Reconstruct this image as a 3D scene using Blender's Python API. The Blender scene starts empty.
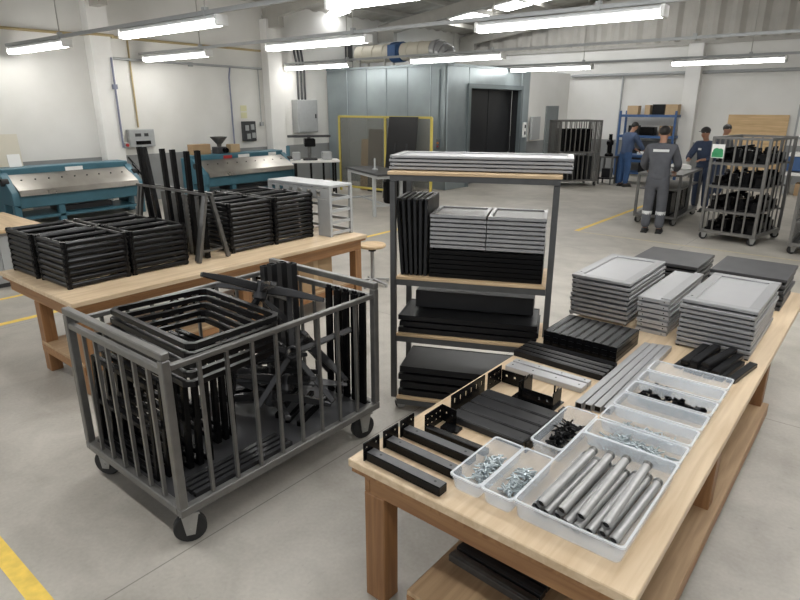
import bpy, bmesh, math, random
from mathutils import Vector, Matrix
from mathutils.bvhtree import BVHTree
R = math.radians
sc = bpy.context.scene
COL = sc.collection
rnd = random.Random(7)

# ---------------------------------------------------------------- materials
def newmat(name):
    m = bpy.data.materials.new(name); m.use_nodes = True
    nt = m.node_tree; b = nt.nodes['Principled BSDF']
    return m, nt, b

def simple(name, col, rough=.5, metal=0.0, noise=.0, scale=12, spec=.5, bump=0.0, bscale=200):
    m, nt, b = newmat(name)
    b.inputs['Base Color'].default_value = (*col, 1); b.inputs['Roughness'].default_value = rough
    b.inputs['Metallic'].default_value = metal; b.inputs['Specular IOR Level'].default_value = spec
    if noise or bump:
        tc = nt.nodes.new('ShaderNodeTexCoord')
    if noise:
        n = nt.nodes.new('ShaderNodeTexNoise'); n.inputs['Scale'].default_value = scale; n.inputs['Detail'].default_value = 5
        nt.links.new(tc.outputs['Object'], n.inputs['Vector'])
        r = nt.nodes.new('ShaderNodeValToRGB')
        r.color_ramp.elements[0].position = .3; r.color_ramp.elements[1].position = .7
        r.color_ramp.elements[0].color = (*[c*(1-noise) for c in col], 1)
        r.color_ramp.elements[1].color = (*[min(1, c*(1+noise)) for c in col], 1)
        nt.links.new(n.outputs['Fac'], r.inputs['Fac']); nt.links.new(r.outputs['Color'], b.inputs['Base Color'])
        mr = nt.nodes.new('ShaderNodeMapRange'); mr.inputs['To Min'].default_value = max(.02, rough-.07); mr.inputs['To Max'].default_value = min(1, rough+.07)
        nt.links.new(n.outputs['Fac'], mr.inputs['Value']); nt.links.new(mr.outputs['Result'], b.inputs['Roughness'])
    if bump:
        n2 = nt.nodes.new('ShaderNodeTexNoise'); n2.inputs['Scale'].default_value = bscale
        nt.links.new(tc.outputs['Object'], n2.inputs['Vector'])
        bp = nt.nodes.new('ShaderNodeBump'); bp.inputs['Strength'].default_value = bump; bp.inputs['Distance'].default_value = .002
        nt.links.new(n2.outputs['Fac'], bp.inputs['Height']); nt.links.new(bp.outputs['Normal'], b.inputs['Normal'])
    return m

def wood(name, c1, c2, axis, rough=.5, scale=1.0):
    m, nt, b = newmat(name); L = nt.links.new
    tc = nt.nodes.new('ShaderNodeTexCoord'); mp = nt.nodes.new('ShaderNodeMapping')
    s = [16*scale]*3; s[axis] = .9*scale
    mp.inputs['Scale'].default_value = s; L(tc.outputs['Object'], mp.inputs['Vector'])
    n = nt.nodes.new('ShaderNodeTexNoise'); n.inputs['Scale'].default_value = 2.2; n.inputs['Detail'].default_value = 7; n.inputs['Distortion'].default_value = .6
    L(mp.outputs['Vector'], n.inputs['Vector'])
    n2 = nt.nodes.new('ShaderNodeTexNoise'); n2.inputs['Scale'].default_value = 3; L(tc.outputs['Object'], n2.inputs['Vector'])
    mx = nt.nodes.new('ShaderNodeMath'); mx.operation = 'MULTIPLY_ADD'; mx.inputs[1].default_value = .25
    L(n2.outputs['Fac'], mx.inputs[0]); L(n.outputs['Fac'], mx.inputs[2])
    r = nt.nodes.new('ShaderNodeValToRGB'); r.color_ramp.elements[0].position = .42; r.color_ramp.elements[1].position = .82
    r.color_ramp.elements[0].color = (*c1, 1); r.color_ramp.elements[1].color = (*c2, 1)
    L(mx.outputs[0], r.inputs['Fac']); L(r.outputs['Color'], b.inputs['Base Color'])
    b.inputs['Roughness'].default_value = rough
    bp = nt.nodes.new('ShaderNodeBump'); bp.inputs['Strength'].default_value = .12; bp.inputs['Distance'].default_value = .003
    L(n.outputs['Fac'], bp.inputs['Height']); L(bp.outputs['Normal'], b.inputs['Normal'])
    return m

def emit(name, col, s):
    m = bpy.data.materials.new(name); m.use_nodes = True; nt = m.node_tree; nt.nodes.clear()
    e = nt.nodes.new('ShaderNodeEmission'); e.inputs[0].default_value = (*col, 1); e.inputs[1].default_value = s
    o = nt.nodes.new('ShaderNodeOutputMaterial'); nt.links.new(e.outputs[0], o.inputs[0]); return m

def seethrough(name, col, keep, rough=.25):
    m, nt, b = newmat(name)
    b.inputs['Base Color'].default_value = (*col, 1); b.inputs['Roughness'].default_value = rough
    t = nt.nodes.new('ShaderNodeBsdfTransparent'); mx = nt.nodes.new('ShaderNodeMixShader'); mx.inputs[0].default_value = keep
    o = nt.nodes['Material Output']
    nt.links.new(t.outputs[0], mx.inputs[1]); nt.links.new(b.outputs[0], mx.inputs[2]); nt.links.new(mx.outputs[0], o.inputs[0])
    return m

def concrete():
    m, nt, b = newmat('concrete floor'); L = nt.links.new
    tc = nt.nodes.new('ShaderNodeTexCoord')
    def noise(s, d, dist=0):
        n = nt.nodes.new('ShaderNodeTexNoise'); n.inputs['Scale'].default_value = s; n.inputs['Detail'].default_value = d; n.inputs['Distortion'].default_value = dist
        L(tc.outputs['Object'], n.inputs['Vector']); return n
    a, c, e = noise(.55, 6, .4), noise(2.6, 9, .8), noise(45, 4)
    def mad(x, k, y):
        q = nt.nodes.new('ShaderNodeMath'); q.operation = 'MULTIPLY_ADD'; L(x, q.inputs[0]); q.inputs[1].default_value = k
        if isinstance(y, float): q.inputs[2].default_value = y
        else: L(y, q.inputs[2])
        return q.outputs[0]
    v = mad(a.outputs['Fac'], .5, mad(c.outputs['Fac'], .4, mad(e.outputs['Fac'], .14, 0.0)))
    r = nt.nodes.new('ShaderNodeValToRGB'); el = r.color_ramp.elements
    el[0].position = .36; el[0].color = (.27, .25, .215, 1); el[1].position = .64; el[1].color = (.47, .44, .39, 1)
    L(v, r.inputs['Fac'])
    # sawn joints of the slab on a 4.4 m grid
    mp = nt.nodes.new('ShaderNodeMapping'); mp.inputs['Location'].default_value = (2.474, -4.75+4.4, 0); L(tc.outputs['Object'], mp.inputs['Vector'])
    sx = nt.nodes.new('ShaderNodeSeparateXYZ'); L(mp.outputs['Vector'], sx.inputs[0])
    lines = []
    for k in (0, 1):
        p = nt.nodes.new('ShaderNodeMath'); p.operation = 'PINGPONG'; p.inputs[1].default_value = 2.2; L(sx.outputs[k], p.inputs[0])
        g = nt.nodes.new('ShaderNodeMath'); g.operation = 'LESS_THAN'; g.inputs[1].default_value = .004; L(p.outputs[0], g.inputs[0]); lines.append(g.outputs[0])
    mxm = nt.nodes.new('ShaderNodeMath'); mxm.operation = 'MAXIMUM'; L(lines[0], mxm.inputs[0]); L(lines[1], mxm.inputs[1])
    sc_ = nt.nodes.new('ShaderNodeMath'); sc_.operation = 'MULTIPLY'; sc_.inputs[1].default_value = .6; L(mxm.outputs[0], sc_.inputs[0])
    mix = nt.nodes.new('ShaderNodeMix'); mix.data_type = 'RGBA'; L(sc_.outputs[0], mix.inputs['Factor'])
    L(r.outputs['Color'], mix.inputs['A']); mix.inputs['B'].default_value = (.10, .095, .085, 1)
    # dark scuffs
    sp = noise(9, 2, 1.5); lt = nt.nodes.new('ShaderNodeMapRange'); lt.inputs['From Min'].default_value = .70; lt.inputs['From Max'].default_value = .78
    lt.inputs['To Max'].default_value = .35; L(sp.outputs['Fac'], lt.inputs['Value'])
    mix2 = nt.nodes.new('ShaderNodeMix'); mix2.data_type = 'RGBA'; L(lt.outputs['Result'], mix2.inputs['Factor'])
    L(mix.outputs['Result'], mix2.inputs['A']); mix2.inputs['B'].default_value = (.2, .19, .17, 1)
    L(mix2.outputs['Result'], b.inputs['Base Color'])
    mr = nt.nodes.new('ShaderNodeMapRange'); mr.inputs['To Min'].default_value = .38; mr.inputs['To Max'].default_value = .62
    L(c.outputs['Fac'], mr.inputs['Value']); L(mr.outputs['Result'], b.inputs['Roughness'])
    bp = nt.nodes.new('ShaderNodeBump'); bp.inputs['Strength'].default_value = .06; L(e.outputs['Fac'], bp.inputs['Height']); L(bp.outputs['Normal'], b.inputs['Normal'])
    return m

def twotone(name, low, high, zc):
    m, nt, b = newmat(name); L = nt.links.new
    tc = nt.nodes.new('ShaderNodeTexCoord'); sx = nt.nodes.new('ShaderNodeSeparateXYZ'); L(tc.outputs['Object'], sx.inputs[0])
    g = nt.nodes.new('ShaderNodeMath'); g.operation = 'GREATER_THAN'; g.inputs[1].default_value = zc; L(sx.outputs[2], g.inputs[0])
    n = nt.nodes.new('ShaderNodeTexNoise'); n.inputs['Scale'].default_value = .8; n.inputs['Detail'].default_value = 6; L(tc.outputs['Object'], n.inputs['Vector'])
    mix = nt.nodes.new('ShaderNodeMix'); mix.data_type = 'RGBA'; L(g.outputs[0], mix.inputs['Factor'])
    mix.inputs['A'].default_value = (*low, 1); mix.inputs['B'].default_value = (*high, 1)
    mul = nt.nodes.new('ShaderNodeMix'); mul.data_type = 'RGBA'; mul.blend_type = 'MULTIPLY'; mul.inputs['Factor'].default_value = 1
    r = nt.nodes.new('ShaderNodeValToRGB'); r.color_ramp.elements[0].color = (.9, .9, .88, 1); r.color_ramp.elements[1].color = (1, 1, 1, 1)
    r.color_ramp.elements[0].position = .3; r.color_ramp.elements[1].position = .6
    L(n.outputs['Fac'], r.inputs['Fac']); L(mix.outputs['Result'], mul.inputs['A']); L(r.outputs['Color'], mul.inputs['B'])
    L(mul.outputs['Result'], b.inputs['Base Color']); b.inputs['Roughness'].default_value = .7
    return m

M = {}
M['floor'] = concrete()
M['wall'] = twotone('painted wall', (.27, .275, .275), (.74, .73, .70), 1.1)
M['white'] = simple('white paint', (.78, .77, .74), .6, noise=.04, scale=2)
M['cream'] = simple('cream paint', (.62, .58, .48), .6)
M['roof'] = simple('roof sheet', (.36, .345, .31), .55, noise=.1, scale=3)
M['roofsteel'] = simple('roof steel', (.40, .385, .35), .55, noise=.06, scale=4)
M['gable'] = simple('gable sheet', (.46, .44, .40), .55, noise=.08, scale=2)
M['yellow'] = simple('floor paint yellow', (.80, .56, .10), .55, noise=.14, scale=14)
M['worn'] = simple('worn floor paint', (.50, .44, .30), .6, noise=.2, scale=20)
M['blacktube'] = simple('glossy black tube', (.005, .005, .0055), .32, spec=.34)
M['blacksheen'] = simple('black bar top sheen', (.075, .075, .077), .42, noise=.12, scale=25)  # paler black: lamp reflection on bar tops put into the colour
M['gun'] = simple('gunmetal coat', (.045, .045, .047), .27, metal=.5)
M['yframe'] = simple('yellow enamel', (.66, .54, .12), .4)
M['black'] = simple('black powder coat', (.004, .004, .0045), .27, spec=.17)
M['black2'] = simple('satin black sheet', (.009, .009, .010), .33, noise=.08, scale=8, spec=.24)
M['dark'] = simple('charcoal powder coat', (.018, .0185, .020), .36, noise=.06, scale=10, spec=.3)
M['slate'] = simple('dark grey panel', (.048, .048, .051), .40, noise=.05, scale=6, spec=.35)
M['steel'] = simple('raw grey steel', (.15, .148, .142), .42, metal=.75, noise=.14, scale=18)
M['cartsteel'] = simple('grey cart steel', (.17, .166, .157), .36, metal=.5, noise=.12, scale=16)
M['rackpost'] = simple('dark grey rack steel', (.085, .086, .086), .40, metal=.35, noise=.1, scale=16)
M['silver'] = simple('silver powder coat', (.345, .345, .35), .36, metal=.35, noise=.05, scale=10)
M['silverlight'] = simple('light silver lacquer', (.42, .42, .425), .36, metal=.3, noise=.04, scale=10)
M['zinc'] = simple('zinc plating', (.44, .49, .51), .30, metal=.5, noise=.08, scale=40)
M['tube'] = simple('turned steel', (.40, .40, .395), .40, metal=.45, noise=.08, scale=40)
M['stainless'] = simple('stainless sheet', (.36, .34, .31), .30, metal=.85, noise=.16, scale=2.5)
M['galv'] = simple('galvanised sheet', (.30, .345, .36), .34, metal=.55, noise=.10, scale=1.6)
M['galvdark'] = simple('seam steel', (.16, .19, .20), .45, metal=.4)
M['frost'] = simple('light grey lacquer', (.37, .38, .38), .45, noise=.04)
M['teal'] = simple('machine teal', (.045, .135, .18), .42, noise=.08, scale=4)
M['blue'] = simple('machine blue', (.04, .10, .24), .45, noise=.06)
M['rubber'] = simple('black rubber', (.014, .014, .014), .65)
M['caster'] = simple('caster zinc', (.36, .36, .35), .35, metal=.8, noise=.1)
M['card'] = simple('cardboard', (.36, .24, .13), .8, noise=.08, scale=5)
M['cardlight'] = simple('pale cardboard', (.50, .36, .21), .8, noise=.08, scale=5)
M['ply'] = wood('chipboard sheet', (.50, .33, .16), (.68, .48, .26), 0, .6, .6)
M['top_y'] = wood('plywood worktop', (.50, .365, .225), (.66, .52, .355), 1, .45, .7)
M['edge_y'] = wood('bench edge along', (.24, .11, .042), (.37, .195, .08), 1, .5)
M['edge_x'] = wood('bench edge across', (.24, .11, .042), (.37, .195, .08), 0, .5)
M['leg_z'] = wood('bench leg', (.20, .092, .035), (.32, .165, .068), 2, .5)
M['shelfwood'] = wood('rack shelf board', (.52, .36, .20), (.70, .52, .32), 0, .5)
M['lowshelf'] = wood('low shelf board', (.34, .22, .12), (.48, .33, .19), 1, .6)
M['tubeglow'] = emit('fluorescent tube', (1.0, .985, .95), 19)
M['skyglow'] = emit('skylight and added fill glow', (.97, .985, 1.0), 11)
M['plastic'] = seethrough('clear bin plastic', (.74, .80, .86), .27, .22)
M['plasticrim'] = seethrough('clear bin rim', (.84, .87, .90), .5, .25)
M['wiremesh'] = seethrough('guard mesh', (.20, .185, .15), .38, .5)
M['skin'] = simple('skin', (.36, .19, .12), .5)
M['hair'] = simple('black hair', (.012, .010, .009), .55)
M['greycloth'] = simple('grey coverall cloth', (.085, .088, .10), .85, noise=.12, scale=9)
M['navycloth'] = simple('navy cloth', (.030, .045, .085), .85, noise=.12, scale=9)
M['bluecloth'] = simple('blue shirt cloth', (.055, .085, .16), .85, noise=.12, scale=9)
M['jeans'] = simple('blue work trousers', (.035, .085, .20), .85, noise=.12, scale=9)
M['reflect'] = simple('pale reflective tape', (.66, .67, .66), .5)
M['paper'] = simple('white paper', (.80, .80, .78), .7)
M['notice'] = simple('yellowed paper', (.66, .64, .40), .7)
M['green'] = simple('green print', (.04, .30, .12), .5)
M['red'] = simple('red plastic', (.38, .03, .03), .4)
M['orange'] = simple('orange plastic', (.55, .20, .05), .4)
M['conduitblue'] = simple('blue grey conduit', (.19, .20, .27), .5)
M['conduityellow'] = simple('mustard conduit', (.42, .33, .17), .5)
M['darkhole'] = simple('matt black lining', (.008, .009, .011), .6)
M['doorgrey'] = simple('grey door paint', (.20, .22, .225), .5)

# ---------------------------------------------------------------- mesh helpers
def box(bm, c, s, rz=0.0, rot=None):
    mt = Matrix.Translation(c) @ (rot.to_4x4() if rot else Matrix.Rotation(rz, 4, 'Z')) @ Matrix.Diagonal((*s, 1))
    bmesh.ops.create_cube(bm, size=1, matrix=mt)
def b2(bm, x0, x1, y0, y1, z0, z1):
    box(bm, ((x0+x1)/2, (y0+y1)/2, (z0+z1)/2), (abs(x1-x0), abs(y1-y0), abs(z1-z0)))
def frame_of(p, q, up=(0, 0, 1)):
    p, q = Vector(p), Vector(q); d = (q-p); L = d.length; d.normalize(); u = Vector(up)
    if abs(d.dot(u)) > .98: u = Vector((0, 1, 0))
    x = d.cross(u).normalized(); y = x.cross(d)
    return p, q, d, x, y, L
def beam(bm, p, q, w, h, up=(0, 0, 1)):
    p, q, d, x, y, L = frame_of(p, q, up)
    box(bm, (p+q)/2, (w, L, h), rot=Matrix((x, d, y)).transposed())
def hollow(bm, p, q, w, h, t, up=(0, 0, 1)):
    p, q, d, x, y, L = frame_of(p, q, up)
    def ring(c, a, b_): return [bm.verts.new(c + x*sx*a/2 + y*sy*b_/2) for sx, sy in ((-1, -1), (1, -1), (1, 1), (-1, 1))]
    o0, o1 = ring(p, w, h), ring(q, w, h); i0, i1 = ring(p, w-2*t, h-2*t), ring(q, w-2*t, h-2*t)
    for k in range(4):
        n = (k+1) % 4
        bm.faces.new((o0[k], o0[n], o1[n], o1[k])); bm.faces.new((i0[n], i0[k], i1[k], i1[n]))
        bm.faces.new((o0[n], o0[k], i0[k], i0[n])); bm.faces.new((o1[k], o1[n], i1[n], i1[k]))
def tube(bm, p, q, r, n=12, r2=None, cap=True):
    p, q, d, x, y, L = frame_of(p, q); r2 = r if r2 is None else r2
    a = [bm.verts.new(p + (x*math.cos(t)+y*math.sin(t))*r) for t in (2*math.pi*k/n for k in range(n))]
    b = [bm.verts.new(q + (x*math.cos(t)+y*math.sin(t))*r2) for t in (2*math.pi*k/n for k in range(n))]
    for k in range(n): bm.faces.new((a[k], a[(k+1) % n], b[(k+1) % n], b[k]))
    if cap: bm.faces.new(a[::-1]); bm.faces.new(b)
def pipe(bm, pts, r, n=10):
    for a, b in zip(pts, pts[1:]): tube(bm, a, b, r, n)
def lathe(bm, prof, n=20, c=(0, 0, 0), close=True):
    rings = [[bm.verts.new((c[0]+r*math.cos(2*math.pi*k/n), c[1]+r*math.sin(2*math.pi*k/n), c[2]+z)) for k in range(n)] for r, z in prof]
    for a, b in zip(rings, rings[1:]):
        for k in range(n): bm.faces.new((a[k], a[(k+1) % n], b[(k+1) % n], b[k]))
    if close:
        if prof[0][0] > 1e-6: bm.faces.new(rings[0][::-1])
        if prof[-1][0] > 1e-6: bm.faces.new(rings[-1])
def ball(bm, c, s, seg=12, rings=8):
    bmesh.ops.create_uvsphere(bm, u_segments=seg, v_segments=rings, radius=1, matrix=Matrix.Translation(c) @ Matrix.Diagonal((*s, 1)))
def prism(bm, pts, y0, y1, axis='y'):
    """Polygon of (a, b) points swept along an axis."""
    def v(a, b, t): return (a, t, b) if axis == 'y' else ((t, a, b) if axis == 'x' else (a, b, t))
    A = [bm.verts.new(v(a, b, y0)) for a, b in pts]; B = [bm.verts.new(v(a, b, y1)) for a, b in pts]
    n = len(pts)
    bm.faces.new(A); bm.faces.new(B[::-1])
    for k in range(n): bm.faces.new((A[k], B[k], B[(k+1) % n], A[(k+1) % n]))
def perforated(bm, L, H, t, xs, hole, rows, slot=False):
    """Upright plate along local X (0..L), height H, with real rectangular holes."""
    hw = hole/2
    xe = [0] + [e for x in xs for e in (x-hw, x+hw)] + [L]
    hh = hole*(.5 if not slot else 1.1)
    ze = [0] + [e for z in rows for e in (z-hh, z+hh)] + [H]
    for i in range(len(xe)-1):
        for j in range(len(ze)-1):
            if i % 2 and j % 2: continue
            b2(bm, xe[i], xe[i+1], -t/2, t/2, ze[j], ze[j+1])

def mesh(name, bm, mat, parent=None, loc=(0, 0, 0), rot=(0, 0, 0), bevel=0.0, smooth=30, seg=1):
    bmesh.ops.recalc_face_normals(bm, faces=bm.faces)
    if bevel:
        es = [e for e in bm.edges if len(e.link_faces) == 2 and e.calc_face_angle(0) > .6]
        bmesh.ops.bevel(bm, geom=es, offset=bevel, segments=seg, affect='EDGES', clamp_overlap=True)
    me = bpy.data.meshes.new(name); bm.to_mesh(me); bm.free()
    mats = mat if isinstance(mat, (list, tuple)) else [mat]
    for k in mats: me.materials.append(M[k])
    if smooth:
        me.shade_smooth(); me.set_sharp_from_angle(angle=R(smooth))
    o = bpy.data.objects.new(name, me); COL.objects.link(o)
    o.parent = parent; o.location = loc; o.rotation_euler = rot
    return o
def new(): return bmesh.new()
def tag(o, label, cat, group=None, kind=None):
    o['label'] = label; o['category'] = cat
    if group: o['group'] = group
    if kind: o['kind'] = kind
    return o
def thing(name, label, cat, loc=(0, 0, 0), rz=0.0, group=None):
    o = bpy.data.objects.new(name, None); COL.objects.link(o); o.empty_display_size = .1
    o.location = loc; o.rotation_euler = (0, 0, rz)
    return tag(o, label, cat, group)
def struct(name, bm, mat, parent=None, **k):
    o = mesh(name, bm, mat, parent, **k)
    if parent is None: o['kind'] = 'structure'
    return o
def dup(o, loc, rot=None, label=None, group=None, parent=None):
    c = o.copy(); COL.objects.link(c); c.location = loc
    if rot is not None: c.rotation_euler = rot if isinstance(rot, (tuple, list)) else (0, 0, rot)
    if label: c['label'] = label
    if group: c['group'] = group
    for ch in o.children:
        d = ch.copy(); COL.objects.link(d); d.parent = c
        for g in ch.children:
            e = g.copy(); COL.objects.link(e); e.parent = d
    return c
class Maker:
    """First call hands out the original, later calls copies of it."""
    def __init__(s, o): s.o = o; s.used = False
    def __call__(s, loc, rot=None, label=None, group=None):
        if not s.used:
            s.used = True; o = s.o; o.location = loc
            if rot is not None: o.rotation_euler = rot if isinstance(rot, (tuple, list)) else (0, 0, rot)
            if label: o['label'] = label
            if group: o['group'] = group
            return o
        return dup(s.o, loc, rot, label, group)
def local(o, x, y, z):
    """World point and heading of a point given in the frame of a placed Empty."""
    a = o.rotation_euler[2]; L = o.location
    return (L[0]+x*math.cos(a)-y*math.sin(a), L[1]+x*math.sin(a)+y*math.cos(a), L[2]+z)
TOP = ['topmost', 'second from the top', 'third from the top', 'fourth from the top', 'fifth from the top', 'sixth from the top',
       'seventh from the top', 'eighth from the top', 'ninth from the top', 'tenth from the top', 'eleventh from the top']
NTH = ['first', 'second', 'third', 'fourth', 'fifth', 'sixth', 'seventh', 'eighth', 'ninth', 'tenth', 'eleventh', 'twelfth']
def fromtop(i, n): return 'bottom one' if i == n-1 and n > 1 else TOP[i]

# ================================================================ the hall
XW, YB = -14.0, 21.0
def roof_z(x): return 4.80 + .13*(x+14)
bm = new(); b2(bm, -14.4, 8.2, -5, 21.4, -.2, 0); struct('floor', bm, 'floor', smooth=0)
bm = new(); b2(bm, XW-.3, XW, -5, 21.3, 0, 4.95); struct('wall_left', bm, 'wall', smooth=0)
bm = new(); b2(bm, XW, 8.2, YB, YB+.3, 0, 4.05); struct('wall_back', bm, 'wall', smooth=0)
bm = new(); b2(bm, 8, 8.3, -5, 21.3, 0, 7.6); struct('wall_right', bm, 'wall', smooth=0)
bm = new(); b2(bm, -9.62, -9.5, 18.0, YB, 0, 3.26); struct('wall_partition', bm, 'wall', smooth=0)
# corrugated gable above the back wall
bm = new(); n = 150; prev = None
for k in range(n+1):
    x = -14 + 22.2*k/n; y = YB + .02 + (.09 if (k//2) % 2 else 0)
    a, b = bm.verts.new((x, y, 4.0)), bm.verts.new((x, y, roof_z(x)+.1))
    if prev: bm.faces.new((prev[0], a, b, prev[1]))
    prev = (a, b)
struct('wall_gable', bm, 'gable', smooth=0)
bm = new(); b2(bm, XW, 8, YB-.06, YB, 3.98, 4.08); struct('trim_1', bm, 'roofsteel', smooth=0)
# corrugated roof sheets
bm = new(); n = 210; prev = None
for k in range(n+1):
    y = -5 + 26.4*k/n; dz = .04 if (k//2) % 2 else 0
    a, b = bm.verts.new((-14.4, y, roof_z(-14.4)+dz)), bm.verts.new((8.3, y, roof_z(8.3)+dz))
    if prev: bm.faces.new((prev[0], a, b, prev[1]))
    prev = (a, b)
struct('ceiling', bm, 'roof', smooth=0)
ti = 2
for y in (2.0, 6.6, 11.3, 16.0, 20.75):      # rafters on the wall columns
    bm = new(); beam(bm, (-13.95, y, roof_z(-13.95)-.30), (8.0, y, roof_z(8)-.30), .16, .32)
    b2(bm, -13.98, -13.3, y-.09, y+.09, 4.18, 4.5)
    struct(f'trim_{ti}', bm, 'roofsteel', smooth=0); ti += 1
for x in (-12.8, -11.3, -9.8, -8.3, -6.8, -5.3, -3.8, -2.3):    # purlins
    bm = new(); b2(bm, x-.035, x+.035, -5, 20.95, roof_z(x)-.14, roof_z(x)-.01); struct(f'trim_{ti}', bm, 'roofsteel', smooth=0); ti += 1
for y0, y1 in ((6.42, 6.86), (11.12, 11.62)):  # wall columns
    bm = new(); b2(bm, XW, XW+.28, y0, y1, 0, 4.4); struct(f'trim_{ti}', bm, 'white', bevel=.01); ti += 1
bm = new(); b2(bm, -5.62, -5.18, YB-.3, YB, 0, 4.0); struct(f'trim_{ti}', bm, 'white', bevel=.01); ti += 1
wi = 1
for x0, x1, y0, y1 in ((-12.65, -11.35, 18.1, 18.95), (-10.95, -9.3, 18.1, 18.95), (-8.2, -6.9, 18.1, 18.95), (-13.9, -13.45, 13.6, 14.1), (-5, -3, 3, 4.2), (-1, 1, 3, 4.2), (-1, 1, 8.2, 9.4)):  # near panels are out of view, added for more overhead light
    bm = new(); beam(bm, (x0, (y0+y1)/2, roof_z(x0)-.03), (x1, (y0+y1)/2, roof_z(x1)-.03), y1-y0, .02)
    struct(f'window_and_fill_{wi}', bm, 'skyglow', smooth=0); wi += 1
# yellow floor paint
def paint(x0, x1, y0, y1, m='yellow'):
    global ti
    bm = new(); b2(bm, x0, x1, y0, y1, -.001, .0015); struct(f'trim_{ti}', bm, m, smooth=0); ti += 1
paint(-6.9, -1.9, .605, .69); paint(-7.06, -6.97, -1, 10.38); paint(-8.02, -7.95, .5, 3.0)
paint(-4.42, -4.33, 10.5, 16.5); paint(-4.32, 1.5, 10.42, 10.48, 'worn')
# door in the partition
d = thing('door_1', 'grey door in the white partition wall', 'door', (-9.5, 19.3, 0)); d['kind'] = 'structure'
del d['label'], d['category']
bm = new(); b2(bm, 0, .05, 0, .06, 0, 2.2); b2(bm, 0, .05, .84, .9, 0, 2.2); b2(bm, 0, .05, .06, .84, 2.13, 2.2); mesh('door_frame', bm, 'doorgrey', d)
bm = new(); b2(bm, 0, .03, .06, .84, .005, 2.13); lf = mesh('door_leaf', bm, 'doorgrey', d)
bm = new(); tube(bm, (.03, .14, 1.0), (.08, .14, 1.0), .012); tube(bm, (.08, .13, 1.0), (.08, .25, 1.0), .012); mesh('door_handle', bm, 'caster', lf)

# wall-mounted conduits and boxes
def conduit(name, label, pts, r, mat, boxes=()):
    t = thing(name, label, 'pipe', pts[0]); o = Vector(pts[0])
    bm = new(); pipe(bm, [Vector(p)-o for p in pts], r); mesh('run', bm, mat, t)
    for p in boxes:
        bm = new(); box(bm, Vector(p)-o, (.06, .10, .10)); mesh('clip', bm, mat, t)
    return t
conduit('wall_pipe', 'mustard pipe running high along the white side wall', [(-13.93, 3.0, 3.64), (-13.93, 6.35, 3.64), (-13.66, 6.4, 3.64), (-13.66, 6.9, 3.64), (-13.93, 7.0, 3.64), (-13.93, 11.05, 3.61)], .028, 'conduityellow')
conduit('wall_pipe', 'grey pipe running along the side wall below the mustard one', [(-13.93, 6.95, 3.2), (-13.93, 11.05, 3.16)], .03, 'frost', [(-13.95, 8.9, 3.17)])
conduit('cable_conduit', 'blue-grey conduit dropping down the white wall column', [(-13.68, 6.80, 3.2), (-13.68, 6.80, 1.3)], .022, 'conduitblue', [(-13.69, 6.80, 2.6)])
conduit('cable_conduit', 'mustard conduit dropping to the grey wall box with a black slot', [(-13.96, 7.36, 3.6), (-13.96, 7.36, 1.72)], .02, 'conduityellow')
conduit('cable_conduit', 'blue-grey conduit dropping beside the black wall socket board', [(-13.96, 10.05, 3.15), (-13.96, 10.0, 2.9), (-13.96, 10.0, 1.1)], .022, 'conduitblue')
conduit('cable_conduit', 'thin grey conduit dropping beside the second wall column', [(-13.96, 10.95, 3.16), (-13.96, 10.95, 1.75)], .013, 'frost', [(-13.95, 10.95, 1.72)])
conduit('wall_pipe', 'long grey pipe running along the back wall over the shelf', [(-9.4, 20.93, 3.18), (5, 20.93, 3.18)], .05, 'frost', [(-5.0, 20.92, 3.18)])
conduit('cable_conduit', 'grey conduit dropping down the back wall beside the blue shelf', [(-7.6, 20.93, 3.18), (-7.6, 20.93, 1.0)], .03, 'frost')
conduit('wall_pipe', 'thin grey pipe near the top of the back wall', [(-9.3, 20.93, 3.62), (5, 20.93, 3.62)], .028, 'frost')
t = thing('emergency_button', 'small red push button box on the white wall column', 'switch', (-13.72, 6.88, 1.28))
bm = new(); b2(bm, 0, .06, -.05, .05, 0, .13); mesh('housing', bm, 'frost', t, bevel=.006)
bm = new(); tube(bm, (.06, 0, .07), (.1, 0, .07), .035); mesh('button', bm, 'red', t)
t = thing('electric_box', 'grey wall box with a black display slot on the side wall', 'electric box', (-13.99, 7.05, 1.28))
bm = new(); b2(bm, 0, .16, 0, .62, 0, .40); mesh('housing', bm, 'frost', t, bevel=.012)
bm = new(); b2(bm, .16, .175, .14, .5, .06, .14); mesh('slot', bm, 'black', t)
bm = new(); b2(bm, .16, .17, .14, .28, .24, .31); b2(bm, .16, .17, .36, .46, .24, .31); mesh('gauge', bm, 'slate', t)
t = thing('socket_board', 'dark socket board with grey outlets on the side wall', 'electric box', (-13.99, 10.28, 1.28))
bm = new(); b2(bm, 0, .1, 0, .42, 0, .52); mesh('housing', bm, 'slate', t, bevel=.01)
for y, z in ((.06, .28), (.24, .30), (.10, .06), (.27, .08)):
    bm = new(); b2(bm, .1, .13, y, y+.10, z, z+.14); mesh('outlet', bm, 'frost', t)
for z, w in ((2.06, 'upper'), (1.88, 'lower')):
    bm = new(); b2(bm, 0, .006, 0, .2, 0, .15); tag(mesh('notice', bm, 'notice', loc=(-13.99, 10.3, z)), f'{w} of two small yellowed notices on the side wall', 'notice')
t = thing('electric_cabinet', 'tall grey electric cabinet on the side wall by the booth corner', 'electric box', (-13.99, 12.1, 1.45))
bm = new(); b2(bm, 0, .26, 0, .78, 0, .92); mesh('housing', bm, 'frost', t, bevel=.01)
bm = new(); b2(bm, .26, .275, .03, .75, .03, .89); dr = mesh('door', bm, 'frost', t, bevel=.004)
bm = new(); b2(bm, .275, .30, .66, .69, .4, .52); mesh('handle', bm, 'slate', dr)
bm = new()
for y in (.2, .33, .46): pipe(bm, [(.1, y, .92), (.1, y, 1.75), (.1, y-.1, 2.3)], .03)
mesh('cable', bm, 'slate', t)
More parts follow.
